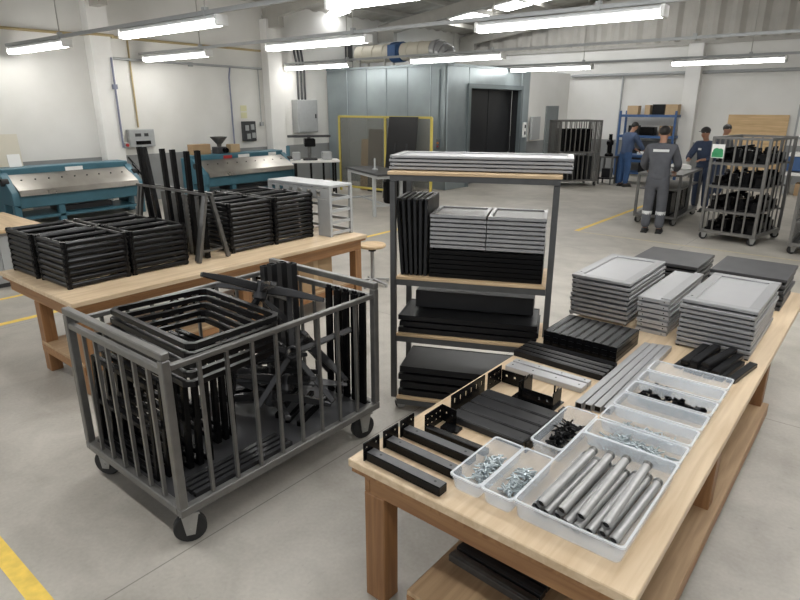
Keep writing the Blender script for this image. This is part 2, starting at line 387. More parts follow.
t = thing('electric_cabinet', 'light grey switch panel on the booth beside the dark doorway', 'electric box', (-9.44, 18.12, 1.15))
bm = new(); b2(bm, 0, .1, 0, .55, 0, .72); mesh('housing', bm, 'frost', t, bevel=.01)
t = thing('switch_box', 'small pale switch box on the booth front, right of the doorway', 'switch', (-9.435, 17.62, 1.25))
bm = new(); b2(bm, 0, .05, 0, .2, 0, .45); mesh('housing', bm, 'paper', t, bevel=.005)
bm = new(); b2(bm, .05, .06, .06, .14, .28, .38); b2(bm, .05, .06, .06, .14, .08, .18); mesh('switch', bm, 'slate', t)

# metal booth in the back corner
t = thing('metal_booth', 'big blue-grey sheet metal booth with a dark doorway in the back corner', 'booth', (-9.45, 13.5, 0))
H = 3.2
xs = [-4.5, -3.62, -2.86, -2.1, -1.34, -.55, -.02]
for k, (a, b) in enumerate(zip(xs, xs[1:])):
    bm = new(); b2(bm, a+.012, b-.012, 0, .08, 0, H); mesh('wall_panel', bm, 'galv', t, bevel=.012)
bm = new()
for a in xs[1:-1]: b2(bm, a-.014, a+.014, .015, .07, 0, H)
mesh('seam', bm, 'galvdark', t)
for a, b in ((.0, 1.0), (3.95, 4.5)):
    bm = new(); b2(bm, -.08, 0, a+(.0 if a == 0 else .01), b, 0, H); mesh('wall_panel', bm, 'galv', t, bevel=.012)
bm = new(); b2(bm, -.08, 0, 1.01, 3.94, 2.72, H); mesh('lintel', bm, 'galv', t, bevel=.012)
bm = new(); b2(bm, -4.5, 0, 0, 4.5, H, H+.06); mesh('roof', bm, 'galv', t)
bm = new(); b2(bm, -.06, .05, .94, 1.06, 0, 2.78); b2(bm, -.06, .05, 3.88, 4.0, 0, 2.78); b2(bm, -.06, .05, 1.06, 3.88, 2.66, 2.78); mesh('door_frame', bm, 'galvdark', t)
for a, b in ((1.07, 2.46), (2.48, 3.87)):
    bm = new(); b2(bm, -.32, -.27, a, b, 0.01, 2.65); mesh('door_leaf', bm, 'dark', t, bevel=.01)
bm = new(); b2(bm, -.27, -.06, 1.0, 1.06, 0, 2.7); b2(bm, -.27, -.06, 3.88, 3.94, 0, 2.7); b2(bm, -.27, -.06, 1.0, 3.94, 2.65, 2.7); mesh('door_reveal', bm, 'darkhole', t)
bm = new(); b2(bm, -.30, -.20, -.05, 0, 1.1, 1.35); pipe(bm, [(-.25, -.03, 1.35), (-.25, -.03, 3.1)], .02); ct = mesh('control_box', bm, 'galvdark', t)
bm = new(); tube(bm, (-.25, -.05, 1.25), (-.25, -.08, 1.25), .03); mesh('button', bm, 'orange', ct)
bm = new(); tube(bm, (-.25, -.05, 1.16), (-.25, -.08, 1.16), .022); mesh('button', bm, 'red', ct)
# ducting on the booth roof
t = thing('ventilation_duct', 'round ventilation duct with a blue fan motor on the booth roof', 'duct', (-13.4, 14.4, 3.26))
bm = new(); tube(bm, (0, 0, .42), (1.35, 0, .42), .24, 20); tube(bm, (1.75, 0, .42), (2.8, 0, .42), .24, 20)
for x in (.3, .7, 1.1, 2.0, 2.4): tube(bm, (x-.02, 0, .42), (x+.02, 0, .42), .26, 20)
mesh('duct_section', bm, 'cream', t)
bm = new(); tube(bm, (1.36, 0, .42), (1.74, 0, .42), .28, 16); b2(bm, 1.4, 1.7, -.34, -.2, .25, .6); mesh('fan_motor', bm, 'blue', t, bevel=.01)
bm = new()
pts = [(2.8+.55*math.sin(a), 0, .42-.55*(1-math.cos(a))*.62) for a in [k*math.pi/2/9 for k in range(10)]]
for k, (p, q) in enumerate(zip(pts, pts[1:])): tube(bm, p, q, .27 if k % 2 else .235, 16)
mesh('flexible_elbow', bm, 'silverlight', t)
bm = new()
for x in (.2, 1.2, 2.5): beam(bm, (x, -.2, 0), (x, -.2, .3), .05, .05); beam(bm, (x, .2, 0), (x, .2, .3), .05, .05)
mesh('stand', bm, 'roofsteel', t)
bm = new(); pipe(bm, [(-.35, -.1, 0), (-.35, -.1, .9)], .12, 14); mesh('stub_pipe', bm, 'slate', t)

# ---------------------------------------------------------------- lights on their rails
lamp = thing('fluorescent_light', 'x', 'light')
bm = new(); b2(bm, -1.22, 1.22, -.075, .075, .01, .07); mesh('housing', bm, 'frost', lamp, bevel=.012)
bm = new(); prism(bm, [(-.085, .01), (.085, .01), (.08, -.03), (.05, -.058), (-.05, -.058), (-.08, -.03)], -1.20, 1.20, 'x'); mesh('diffuser', bm, 'tubeglow', lamp, smooth=0)
for s in (-1, 1):
    bm = new(); b2(bm, min(s*1.201, s*1.25), max(s*1.201, s*1.25), -.09, .09, -.062, .072); mesh('end_cap', bm, 'paper', lamp, bevel=.01)
LM = Maker(lamp)
rows = [(4.88, 'nearest rail', (-12.5, -8.1, -3.7, .85)), (7.6, 'second rail from the camera', (-12.45, -8.1, -3.6, .85)),
        (11.9, 'third rail from the camera', (-12.65, -8.15, .85)), (16.7, 'farthest rail', (-8.18, -3.65, .85)), (.6, 'rail overhead by the camera', (-7.9, -3.5, .85))]
where = {0: 'by the side wall', 1: 'second from the side wall', 2: 'third from the side wall', 3: 'fourth from the side wall'}
for y, rn, xs in rows:
    for k, x in enumerate(xs):
        kk = k + (1 if y in (.6, 16.7) else 0)
        if y == 11.9 and k == 2: kk = 3
        LM((x, y, 3.21), 0, f'long bright fluorescent light under the {rn}, {where[kk]}')
    r = thing('light_rail', f'grey steel channel carrying lights, the {rn}', 'rail', (0, y, 3.30))
    bm = new(); b2(bm, -13.95, 7.9, -.022, .022, 0, .045); b2(bm, -13.95, 7.9, -.03, .03, .045, .05); mesh('channel', bm, 'frost', r)
    for x in (-11.5, -7.2, -3.15, 1.2, 5):
        bm = new(); tube(bm, (x, 0, .05), (x, 0, roof_z(x)-3.30-.02), .010, 6); mesh('hanger_rod', bm, 'roofsteel', r)
        bm = new(); b2(bm, x-.03, x+.03, -.035, .035, -.01, .09); mesh('clamp', bm, 'frost', r)

# ================================================================ machines along the side wall
def folding_machine(y0, L, label, arm):
    t = thing('folding_machine', label, 'machine', (-13.0, y0, 0))
    bm = new(); b2(bm, -.42, 0, .05, L-.05, .90, 1.07); b2(bm, -.42, -.30, .05, L-.05, .55, .9); mesh('top_beam', bm, 'teal', t, bevel=.015)
    bm = new(); prism(bm, [(.0, .93), (.02, .955), (.50, .70), (.56, .60), (.54, .59), (.47, .68)], .12, L-.12, 'y'); mesh('clamping_apron', bm, 'stainless', t, bevel=.004)
    bm = new()
    for k in range(9): tube(bm, (.20, .3+k*(L-.6)/8, .845), (.212, .3+k*(L-.6)/8, .868), .016, 8)
    mesh('bolt', bm, 'slate', t)
    bm = new(); b2(bm, .30, .46, .06, L-.06, .36, .60); mesh('lower_beam', bm, 'teal', t, bevel=.015)
    for s in (0, 1):
        ya = 0 if s == 0 else L-.14
        bm = new(); prism(bm, [(-.45, 0), (.0, 0), (.0, .42), (.48, .42), (.48, .66), (.02, 1.0), (-.45, 1.0)], ya, ya+.14, 'y'); mesh('side_frame', bm, 'teal', t, bevel=.01)
        bm = new(); b2(bm, .34, .46, ya+.01, ya+.13, 0, .42); mesh('foot', bm, 'teal', t, bevel=.01)
        bm = new(); tube(bm, (.2, ya+.07+(.12 if s else -.12), .84), (.2, ya+.07, .84), .07, 14); mesh('pivot', bm, 'rubber', t)
    bm = new(); b2(bm, -.4, .42, .15, L-.15, .13, .19); b2(bm, .3, .42, .8, .92, 0, .36); mesh('tie_beam', bm, 'teal', t, bevel=.01)
    bm = new(); b2(bm, 0, .012, L*.47, L*.47+.34, .955, 1.03); mesh('maker_plate', bm, 'paper', t)
    bm = new(); b2(bm, -.3, .2, .9, L-.6, .19, .30); mesh('scrap_tray', bm, 'slate', t, bevel=.01)
    if arm:
        bm = new(); beam(bm, (.1, L+.04, .8), (.02, L+.12, 1.16), .10, .07); mesh('lever_arm', bm, 'teal', t, bevel=.01)
    else:
        bm = new(); beam(bm, (.05, L+.05, 1.0), (.45, L+.05, .76), .05, .05); tube(bm, (.05, L+.05, 1.02), (-.12, L+.05, 1.12), .02); mesh('lever_arm', bm, 'black', t)
    return t
folding_machine(4.0, 2.55, 'teal sheet folding machine with a stainless apron, the one farther from the booth', False)
m2 = folding_machine(8.05, 2.85, 'teal sheet folding machine beside the booth, with a raised teal lever', True)
bm = new(); b2(bm, 0, .012, .9, 1.15, .955, 1.03); mesh('warning_plate', bm, 'red', m2)
bm = new(); b2(bm, 0, .012, 2.3, 2.55, .955, 1.03); mesh('maker_plate', bm, 'paper', m2)
# things on the second machine
bm = new(); b2(bm, 0, .22, 0, .5, 0, .24); tag(mesh('cardboard_box', bm, 'card', loc=(-13.38, 8.22, 1.071), bevel=.004), 'brown cardboard box on the teal machine left of the hopper', 'box')
bm = new(); b2(bm, 0, .2, 0, .28, 0, .2); tag(mesh('cardboard_box', bm, 'cardlight', loc=(-13.38, 9.32, 1.071), bevel=.004), 'small pale cardboard box on the teal machine right of the hopper', 'box')
t = thing('hopper', 'dark metal funnel hopper standing on top of the teal machine', 'hopper', (-13.2, 9.0, 1.071))
bm = new(); b2(bm, -.13, .13, -.14, .14, 0, .16); mesh('body', bm, 'slate', t, bevel=.01)
bm = new(); lathe(bm, [(.05, .16), (.06, .22), (.20, .38), (.21, .40), (.19, .40), (.05, .23)], 20, close=False); mesh('funnel', bm, 'steel', t)
bm = new(); tube(bm, (.13, .05, .08), (.24, .05, .08), .06); mesh('motor', bm, 'black', t)
# boards and cabinet at the far left
bm = new(); b2(bm, -.012, .012, 0, .85, 0, 1.66); tag(mesh('board', bm, 'cream', loc=(-13.78, 3.9, .006), rot=(0, R(-5), 0)), 'beige board leaning on the side wall beside the folding machine', 'board')
bm = new(); b2(bm, -.01, .01, 0, .22, 0, .24); tag(mesh('paper_sheet', bm, 'paper', loc=(-13.2, 4.28, 1.076), rot=(0, R(-12), 0)), 'white sheet standing on the teal machine before the beige board', 'sheet')
t = thing('side_cabinet', 'pale low cabinet with a light wooden top behind the stacked frames', 'cabinet', (-9.1, 2.2, 0))
bm = new(); b2(bm, -.75, .72, -.9, .8, .70, .745); mesh('top', bm, 'shelfwood', t, bevel=.006)
bm = new(); b2(bm, -.7, .64, -.85, .74, .06, .70); mesh('body', bm, 'frost', t, bevel=.01)
for y in (-.5, .0, .45):
    bm = new(); b2(bm, .64, .66, y-.2, y+.22, .12, .66); dd = mesh('door', bm, 'frost', t, bevel=.004)
    bm = new(); b2(bm, .66, .68, y+.15, y+.17, .36, .48); mesh('handle', bm, 'slate', dd)
bm = new(); b2(bm, -.66, .6, -.8, .7, 0, .06); mesh('plinth', bm, 'slate', t)

# small drill bench by the booth corner
t = thing('work_table', 'white-topped work table with thin dark legs by the booth corner', 'table', (-11.75, 10.85, 0), R(52))
bm = new(); b2(bm, -.62, .62, -.32, .32, .82, .87); mesh('top', bm, 'white', t, bevel=.006)
for x in (-.5, -.12, .2, .5):
    for y in ((-.26, .26) if abs(x) > .3 else (-.2,)):
        bm = new(); beam(bm, (x, y, 0), (x, y, .82), .05, .05); mesh('leg', bm, 'black', t)
bm = new(); b2(bm, -.5, .5, -.28, -.24, .25, .29); mesh('rail', bm, 'black', t)
dp = thing('drill_press', 'grey bench drill with a black head and long crossbar on the white-topped table', 'drill', local(t, -.12, 0, .871), R(52))
bm = new(); b2(bm, -.18, .18, -.2, .2, 0, .05); mesh('base', bm, 'slate', dp, bevel=.01)
bm = new(); tube(bm, (0, .1, .05), (0, .1, .62), .045, 14); mesh('column', bm, 'steel', dp)
bm = new(); b2(bm, -.14, .14, -.22, .16, .34, .54); mesh('head', bm, 'black', dp, bevel=.02)
bm = new(); tube(bm, (0, -.14, .34), (0, -.14, .15), .035, 12); tube(bm, (0, -.14, .15), (0, -.14, .08), .012, 8); mesh('spindle', bm, 'steel', dp)
bm = new(); b2(bm, -.55, .55, -.03, .03, .56, .62); mesh('crossbar', bm, 'slate', dp, bevel=.01)
for x, w, lab in ((.32, .26, 'right of the drill'), (-.46, .2, 'left of the drill')):
    bm = new(); b2(bm, -w/2, w/2, -.12, .12, 0, .2); tag(mesh('metal_case', bm, 'frost', loc=local(t, x, .02, .871), rot=(0, 0, R(52)), bevel=.02), f'grey metal case on the white-topped table {lab}', 'case')

# yellow guard fence with sheets behind it
t = thing('guard_fence', 'yellow framed mesh guard fence in front of the blue-grey booth', 'fence', (-11.76, 11.8, 0))
L = 3.06
for x in (0, 1.62, L):
    bm = new(); beam(bm, (x, 0, 0), (x, 0, 1.94), .05, .05); mesh('post', bm, 'yframe', t)
bm = new(); b2(bm, 0, L, -.025, .025, 1.91, 1.96); mesh('top_rail', bm, 'yframe', t)
bm = new(); b2(bm, 0, L, -.025, .025, .10, .15); mesh('bottom_rail', bm, 'yframe', t)
for a, b in ((.03, 1.59), (1.65, L-.03)):
    bm = new(); b2(bm, a, b, -.006, .006, .15, 1.91); mesh('mesh_panel', bm, 'wiremesh', t, smooth=0)
for x, w, h, m, lab, y, a in ((-11.15, .42, 1.35, 'card', 'brown sheet leaning behind the yellow guard fence, nearer the side wall', 12.35, -4), (-10.75, .5, 1.62, 'slate', 'dark grey sheet leaning behind the middle of the yellow guard fence', 12.25, -3),
                             (-10.2, .25, 1.5, 'cardlight', 'narrow tan board leaning behind the yellow guard fence post', 12.3, -3)):
    bm = new(); b2(bm, -w/2, w/2, -.012, .012, 0, h); tag(mesh('metal_sheet', bm, m, loc=(x, y-.2, .004), rot=(R(a), 0, 0)), lab, 'sheet')
t = thing('metal_sheet', 'tall black panel with two slots leaning on the yellow guard fence', 'sheet', (-9.42, 11.35, 0))
bm = new(); b2(bm, -.45, .45, 0, .03, 0, 1.97); mesh('panel', bm, 'black2', t, rot=(R(-8), 0, 0), bevel=.006)
for a in (-.20, .16): bm = new(); b2(bm, a, a+.06, -.012, 0, .95, 1.35); mesh('slot', bm, 'darkhole', t, rot=(R(-8), 0, 0))
# small grey table in front of the fence
t = thing('metal_table', 'dark-topped table with a light grey metal frame before the guard fence', 'table', (-9.55, 9.80, 0), R(-25))
bm = new(); b2(bm, -.03, 1.75, -.03, .7, .86, .90); mesh('top', bm, 'slate', t, bevel=.005)
bm = new(); b2(bm, 0, 1.72, 0, .05, .80, .86); b2(bm, 0, 1.72, .62, .67, .80, .86); b2(bm, 0, .05, .05, .62, .8, .86); b2(bm, 1.67, 1.72, .05, .62, .8, .86); mesh('apron', bm, 'frost', t)
for x in (0, 1.40):
    for y in (0, .61):
        bm = new(); b2(bm, x, x+.06, y, y+.06, 0, .80); mesh('leg', bm, 'frost', t)
bm = new(); b2(bm, .06, 1.4, .30, .34, .2, .24); b2(bm, .02, .05, .06, .61, .2, .24); b2(bm, 1.42, 1.45, .06, .61, .2, .24); mesh('stretcher', bm, 'frost', t)
bm = new(); lathe(bm, [(.06, 0), (.06, .02), (.02, .04), (.02, .22), (.012, .24)], 14); tag(mesh('clamp_stand', bm, 'frost', loc=local(t, .85, .3, .901)), 'small pale clamp stand on the dark-topped metal table', 'stand')
t2 = thing('gas_bottle', 'black squat bottle on the floor behind the metal table', 'bottle', (-9.2, 10.9, 0))
bm = new(); lathe(bm, [(.16, 0), (.19, .04), (.19, .5), (.10, .62), (.05, .66)], 20); mesh('body', bm, 'black', t2)
bm = new(); lathe(bm, [(.03, .66), (.03, .74), (.05, .75), (.05, .78)], 12); mesh('valve', bm, 'tube', t2)

# ================================================================ workbenches
def bench(label, x0, x1, y0, y1, h, legs, shelf, topmat):
    t = thing('workbench', label, 'workbench', (x0, y0, 0)); W, D = x1-x0, y1-y0
    bm = new(); b2(bm, 0, W, 0, D, h-.040, h); mesh('top', bm, topmat, t, bevel=.004)
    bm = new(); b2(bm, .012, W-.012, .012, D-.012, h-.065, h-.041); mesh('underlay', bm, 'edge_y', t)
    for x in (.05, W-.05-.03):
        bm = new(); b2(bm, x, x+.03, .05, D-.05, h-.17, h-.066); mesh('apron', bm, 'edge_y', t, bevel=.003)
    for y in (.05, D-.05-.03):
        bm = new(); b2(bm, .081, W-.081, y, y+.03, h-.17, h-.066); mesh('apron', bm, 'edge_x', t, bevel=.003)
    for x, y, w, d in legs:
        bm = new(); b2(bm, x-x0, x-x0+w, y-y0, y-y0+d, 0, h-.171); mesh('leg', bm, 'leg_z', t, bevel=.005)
    sx0, sx1, sy0, sy1, sz = shelf
    bm = new(); b2(bm, sx0-x0, sx1-x0, sy0-y0, sy1-y0, sz-.025, sz); sh = mesh('lower_shelf', bm, 'lowshelf', t, bevel=.003)
    bm = new(); b2(bm, sx0-x0, sx0-x0+.03, sy0-y0, sy1-y0, sz-.09, sz-.026); b2(bm, sx1-x0-.03, sx1-x0, sy0-y0, sy1-y0, sz-.09, sz-.026); b2(bm, sx0-x0+.03, sx1-x0-.03, sy0-y0, sy0-y0+.03, sz-.09, sz-.026); mesh('shelf_rail', bm, 'edge_y', sh)
    return t
BZ = .74
bench('long wooden workbench covered with panels and clear bins, in front', -1.605, -.365, 1.60, 5.68, BZ,
      [(x, y, .115, .10) for y in (1.648, 3.03, 4.48) for x in (-1.557, -.528)], (-1.29, -.375, 1.62, 4.57, .20), 'top_y')
LZ = .80
bench('long wooden workbench with two clusters of black frames, behind the cart', -6.0, -4.55, 1.70, 4.96, LZ,
      [(x, y, .10, .10) for y in (1.748, 3.25, 4.81) for x in (-5.45, -4.698)], (-5.43, -4.62, 1.74, 4.80, .27), 'top_y')

# ---------------------------------------------------------------- stacked black frames on the far bench
def tube_frame(name, W, D, s, post, bar):
    t = thing(name, 'x', 'frame')
    bm = new(); h = s/2
    for p, q in (((0, h), (W, h)), ((0, D-h), (W, D-h)), ((h, h), (h, D-h)), ((W-h, h), (W-h, D-h))): tube(bm, (*p, h), (*q, h), h, 12)
    mesh('outer_frame', bm, 'blacktube', t, loc=(0, 0, (post-s)/2))
    bm = new(); tube(bm, (W*bar, s, h), (W*bar, D-s, h), h*.92, 12); mesh('crossbar', bm, 'blacktube', t, loc=(0, 0, (post-s)/2))
    for x in (s/2, W-s/2):
        for y in (s/2, D-s/2):
            bm = new(); tube(bm, (x, y, 0), (x, y, post), s*.54, 10); mesh('corner_post', bm, 'black', t)
    return t
fr = Maker(tube_frame('welded_framework', .50, .53, .042, .0478, .45))
fr2 = Maker(tube_frame('welded_framework', .46, .53, .039, .0448, .5))
def piles(mk, spots, n, pitch, cluster, z0):
    for (x, y, a), nm in spots:
        for i in range(n):
            j = n-1-i
            mk((x+rnd.uniform(-.004, .004), y+rnd.uniform(-.004, .004), z0+i*pitch), a+R(rnd.uniform(-.5, .5)),
               f'black frame, {fromtop(j, n)}, {nm} pile of the {cluster} frame cluster', f'black frames of the {cluster} cluster')
piles(fr, [((-5.42, 1.83, R(1.5)), 'front'), ((-5.43, 2.40, R(-1)), 'right'), ((-5.96, 1.80, R(1)), 'left'), ((-5.95, 2.37, 0), 'back')], 8, .048, 'low', LZ+.001)
piles(fr2, [((-5.40, 3.40, R(1)), 'front'), ((-5.39, 3.965, 0), 'right'), ((-5.90, 3.40, 0), 'left'), ((-5.88, 3.96, R(-1)), 'back')], 11, .045, 'tall', LZ+.001)

# tube rack with tall black posts between the two clusters
t = thing('tube_rack', 'splayed rack of grey steel tubes between the two frame clusters', 'rack', (-4.88, 2.98, LZ+.008))
bm = new(); beam(bm, (0.02, .0, .0), (-.02, .16, .60), .035, .035); mesh('leg', bm, 'steel', t)
bm = new(); beam(bm, (-.06, .03, .0), (-.05, .165, .60), .03, .03); mesh('leg', bm, 'steel', t)
bm = new(); beam(bm, (0.0, .335, .0), (-.02, .215, .60), .035, .035); mesh('leg', bm, 'steel', t)
for x in (-1.22, -1.16):
    bm = new(); beam(bm, (x, .05, 0), (x, .165, .60), .03, .03); mesh('leg', bm, 'steel', t)
bm = new(); beam(bm, (-1.2, .335, 0), (-1.2, .222, .6), .03, .03); mesh('leg', bm, 'steel', t)
bm = new(); b2(bm, -1.24, .01, .140, .158, .602, .625); mesh('top_rail', bm, 'steel', t)
bm = new(); b2(bm, -1.24, .01, .212, .232, .602, .625); mesh('top_rail', bm, 'steel', t)
bm = new(); b2(bm, -1.18, -.03, .28, .30, .08, .10); b2(bm, -.02, 0, .05, .28, .08, .10); mesh('stretcher', bm, 'steel', t)
names = ['first', 'second', 'third', 'fourth', 'fifth', 'sixth']
px_ = [(-5.99, -.10, 1.80), (-5.86, -.16, 1.80), (-5.58, -.05, 1.80), (-5.40, -.04, 1.80), (-5.18, .0, 1.795), (-4.998, .0, 1.81)]
for k, (x, dx, zt) in enumerate(px_):
    bm = new(); hollow(bm, (-dx*.55, 0, 0), (dx*.55, 0, zt-LZ), .042, .042, .004, up=(0, 1, 0))
    tag(mesh('square_tube', bm, 'black', loc=(x, 3.165, LZ+.002)), f'tall black square tube in the steel rack, {names[k]} counted from the side wall', 'tube', 'tall black tubes in the rack')
for k, (x, dx) in enumerate(((-5.665, -.02), (-5.475, -.018), (-5.285, -.01), (-5.08, .0))):
    bm = new(); hollow(bm, (-dx, 0, 0), (dx, 0, .58), .032, .032, .003, up=(0, 1, 0))
    tag(mesh('square_tube', bm, 'steel', loc=(x, 3.165, LZ+.002)), f'short bare steel tube in the rack, {names[k]} counted from the side wall', 'tube', 'short steel tubes in the rack')
# light grey slotted rack at the end of the bench
t = thing('slotted_rack', 'light grey slotted metal frame unit on the end of the wooden bench', 'frame unit', (-5.80, 4.58, LZ+.001))
W, D, H = 1.05, .36, .57
bm = new(); b2(bm, 0, W, 0, D, H-.03, H); mesh('top', bm, 'frost', t, bevel=.004)
for x in (0, W-.035):
    for y in (0, D-.035):
        bm = new(); b2(bm, x, x+.035, y, y+.035, 0, H-.031); mesh('leg', bm, 'frost', t)
bm = new(); xs_ = [.06, .2, .37, .52, .68, .83]
perforated(bm, W-.075, .12, .012, [x for x in xs_], .07, [.06], False); mesh('side_panel', bm, 'frost', t, loc=(.037, .01, H-.155))
bm = new(); b2(bm, W-.20, W-.04, .006, .02, .0, H-.16); mesh('side_panel', bm, 'frost', t)
for z in (.02, .14, .27, .40):
    bm = new(); b2(bm, W-.03, W-.005, .036, D-.036, z, z+.03); b2(bm, .005, .03, .036, D-.036, z, z+.03); b2(bm, .036, W-.036, D-.03, D-.005, z, z+.03); mesh('rung', bm, 'frost', t)
# under the far bench
def tangle(bm, n, sx, sy, sz, r, seed):
    q = random.Random(seed)
    for k in range(n):
        z = .012 + sz*k/n
        a = q.uniform(0, math.pi); L = q.uniform(.35, .5); c = (q.uniform(-sx, sx), q.uniform(-sy, sy))
        hollow(bm, (c[0]-L*math.cos(a)*sx, c[1]-L*math.sin(a)*sy, z), (c[0]+L*math.cos(a)*sx, c[1]+L*math.sin(a)*sy, z+.02), r, r, .002)
for k, (x, y, lab) in enumerate(((-4.95, 2.62, 'nearest the caged cart end'), (-5.0, 3.02, 'in the middle of the shelf'), (-5.05, 3.71, 'beyond the middle of the shelf'))):
    bm = new(); tangle(bm, 16, .28, .17, .30, .024, 50+k)
    tag(mesh('bracket_bundle', bm, 'black', loc=(x, y, .271)), f'heap of black tube offcuts under the frame bench, {lab}', 'offcuts')
bm = new(); q = random.Random(3)
for k in range(10):
    z = .02+.008*k; rr = .12-.004*k
    for i in range(14):
        a, b = 2*math.pi*i/14, 2*math.pi*(i+1)/14
        tube(bm, (rr*1.4*math.cos(a), rr*math.sin(a), z), (rr*1.4*math.cos(b), rr*math.sin(b), z), .01, 6, cap=False)
tag(mesh('cable_coil', bm, 'steel', loc=(-4.87, 2.02, .271)), 'grey coiled cable on the low shelf at the end of the frame bench', 'cable')
t = thing('cardboard_box', 'open brown cardboard box on the low shelf of the frame bench', 'box', (-4.98, 4.28, .271), R(-4))
bm = new(); w, d, h, k = .62, .46, .36, .008
b2(bm, -w/2, w/2, -d/2, d/2, 0, k); b2(bm, -w/2, -w/2+k, -d/2, d/2, k, h); b2(bm, w/2-k, w/2, -d/2, d/2, k, h); b2(bm, -w/2+k, w/2-k, -d/2, -d/2+k, k, h); b2(bm, -w/2+k, w/2-k, d/2-k, d/2, k, h)
mesh('body', bm, 'card', t)
bm = new(); b2(bm, w/2, w/2+.002, -.03, .03, .02, h-.02); mesh('tape', bm, 'cardlight', t)
# stool
t = thing('stool', 'round wooden stool on a steel column beyond the wooden bench', 'stool', (-4.98, 5.52, 0))
bm = new(); lathe(bm, [(.16, .49), (.175, .50), (.178, .515), (.17, .53), (0, .532)], 28); mesh('seat', bm, 'shelfwood', t)
bm = new(); tube(bm, (0, 0, .06), (0, 0, .44), .024, 14); tube(bm, (0, 0, .3), (0, 0, .49), .017, 12); mesh('column', bm, 'tube', t)
bm = new(); tube(bm, (0, 0, .44), (0, 0, .488), .05, 14); mesh('seat_plate', bm, 'black', t)
for k in range(5):
    a = 2*math.pi*k/5; bm = new(); beam(bm, (0, 0, .07), (.24*math.cos(a), .24*math.sin(a), .03), .035, .025); tube(bm, (.23*math.cos(a), .23*math.sin(a), 0), (.23*math.cos(a), .23*math.sin(a), .03), .02); mesh('leg', bm, 'tube', t)

# ================================================================ casters and carts
def caster(parent, x, y, r, heading, h):
    bm = new(); tube(bm, (0, -.022, r), (0, .022, r), r, 24); w = mesh('wheel', bm, 'rubber', parent, (x, y, 0), (0, 0, heading), bevel=.006)
    bm = new(); tube(bm, (0, -.026, 0), (0, .026, 0), r*.30, 16); mesh('hub', bm, 'steel', w, (0, 0, r))
    bm = new()
    for s in (-1, 1): prism(bm, [(-.022, -.03), (.022, -.03), (.05, h-r-.012), (-.04, h-r-.012)], s*.034-.003, s*.034+.003, 'y')
    b2(bm, -.045, .055, -.05, .05, h-r-.012, h-r); tube(bm, (0, -.04, 0), (0, .04, 0), .009, 8)
    mesh('fork', bm, 'caster', w, (0, 0, r))

CX0, CX1, CY0, CY1 = -3.53, -2.465, 1.26, 2.79
CZ = .232   # top of the cart deck
def cage():
    t = thing('cage_cart', 'low grey steel cage cart on casters full of black frames', 'cart', (CX0, CY0, 0))
    W, D = CX1-CX0, CY1-CY0; s = .045
    bm = new()
    for x in (0, W-s): b2(bm, x, x+s, 0, D, .195, .245)
    for y in (0, D-s): b2(bm, s, W-s, y, y+s, .195, .245)
    mesh('base_frame', bm, 'cartsteel', t, bevel=.005)
    bm = new(); b2(bm, s, W-s, s, D-s, .22, .23); mesh('deck', bm, 'slate', t)
    for x in (0, W-s):
        for y in (0, D-s):
            bm = new(); b2(bm, x, x+s, y, y+s, .246, 1.066); mesh('post', bm, 'cartsteel', t, bevel=.005)
    for y in (0, D-s):     # ends: cap rail and a second rail under it
        bm = new(); b2(bm, 0, W, y, y+s, 1.067, 1.107); mesh('cap_rail', bm, 'cartsteel', t, bevel=.005)
        bm = new(); b2(bm, s, W-s, y+.005, y+s-.005, 0.985, 1.022); mesh('end_rail', bm, 'cartsteel', t, bevel=.004)
        for k in range(6):
            x = s+(W-2*s)*(k+1)/7
            bm = new(); b2(bm, x-.009, x+.009, y+.013, y+.031, .246, .995); mesh('bar', bm, 'cartsteel', t)
    for x in (0, W-s):
        bm = new(); b2(bm, x+.006, x+s-.006, s, D-s, 1.005, 1.035); mesh('side_rail', bm, 'cartsteel', t, bevel=.004)
        for k in range(8):
            y = s+(D-2*s)*(k+1)/9
            bm = new(); b2(bm, x+.013, x+.031, y-.009, y+.009, .246, 1.005); mesh('bar', bm, 'cartsteel', t)
    for x, y, a in ((.07, .085, .5), (W-.06, .07, R(60)), (.07, D-.12, .9), (W-.06, D-.12, R(75))):
        caster(t, x, y, .085, a, .195)
    return t
cage()

# upright frames leaning at the near end of the cage cart
def upright(label, x, y, W, H, s, tilt, m='black', nrungs=2, grp=None, dz=0.0):
    t = thing('welded_framework', label, 'frame', (x, y, CZ+dz), 0, grp); t.rotation_euler = (R(tilt), 0, 0)
    for a in (0, W-s): bm = new(); b2(bm, a, a+s, 0, s, 0, H); mesh('upright', bm, m, t, bevel=.004)
    for k in range(nrungs): z = (H-s)*k/(nrungs-1); bm = new(); b2(bm, s, W-s, 0, s, z, z+s); mesh('crosspiece', bm, m, t, bevel=.004)
    return t
for k in range(6):
    upright(f'black upright frame in the cage cart near end, {NTH[k]} counted from the end bars', -3.46+.010*k, 1.325+.058*k, .66, .575+.006*k, .034, -2.0, nrungs=3, grp='upright black frames at the near end of the cart', dz=.002)
for k in range(3):
    upright(f'black upright frame in the cage cart middle, {NTH[k]} counted from the near end', -3.44, 1.76+.055*k, .56, .585, .034, -1, nrungs=2, grp='upright black frames in the middle of the cart', dz=.001)
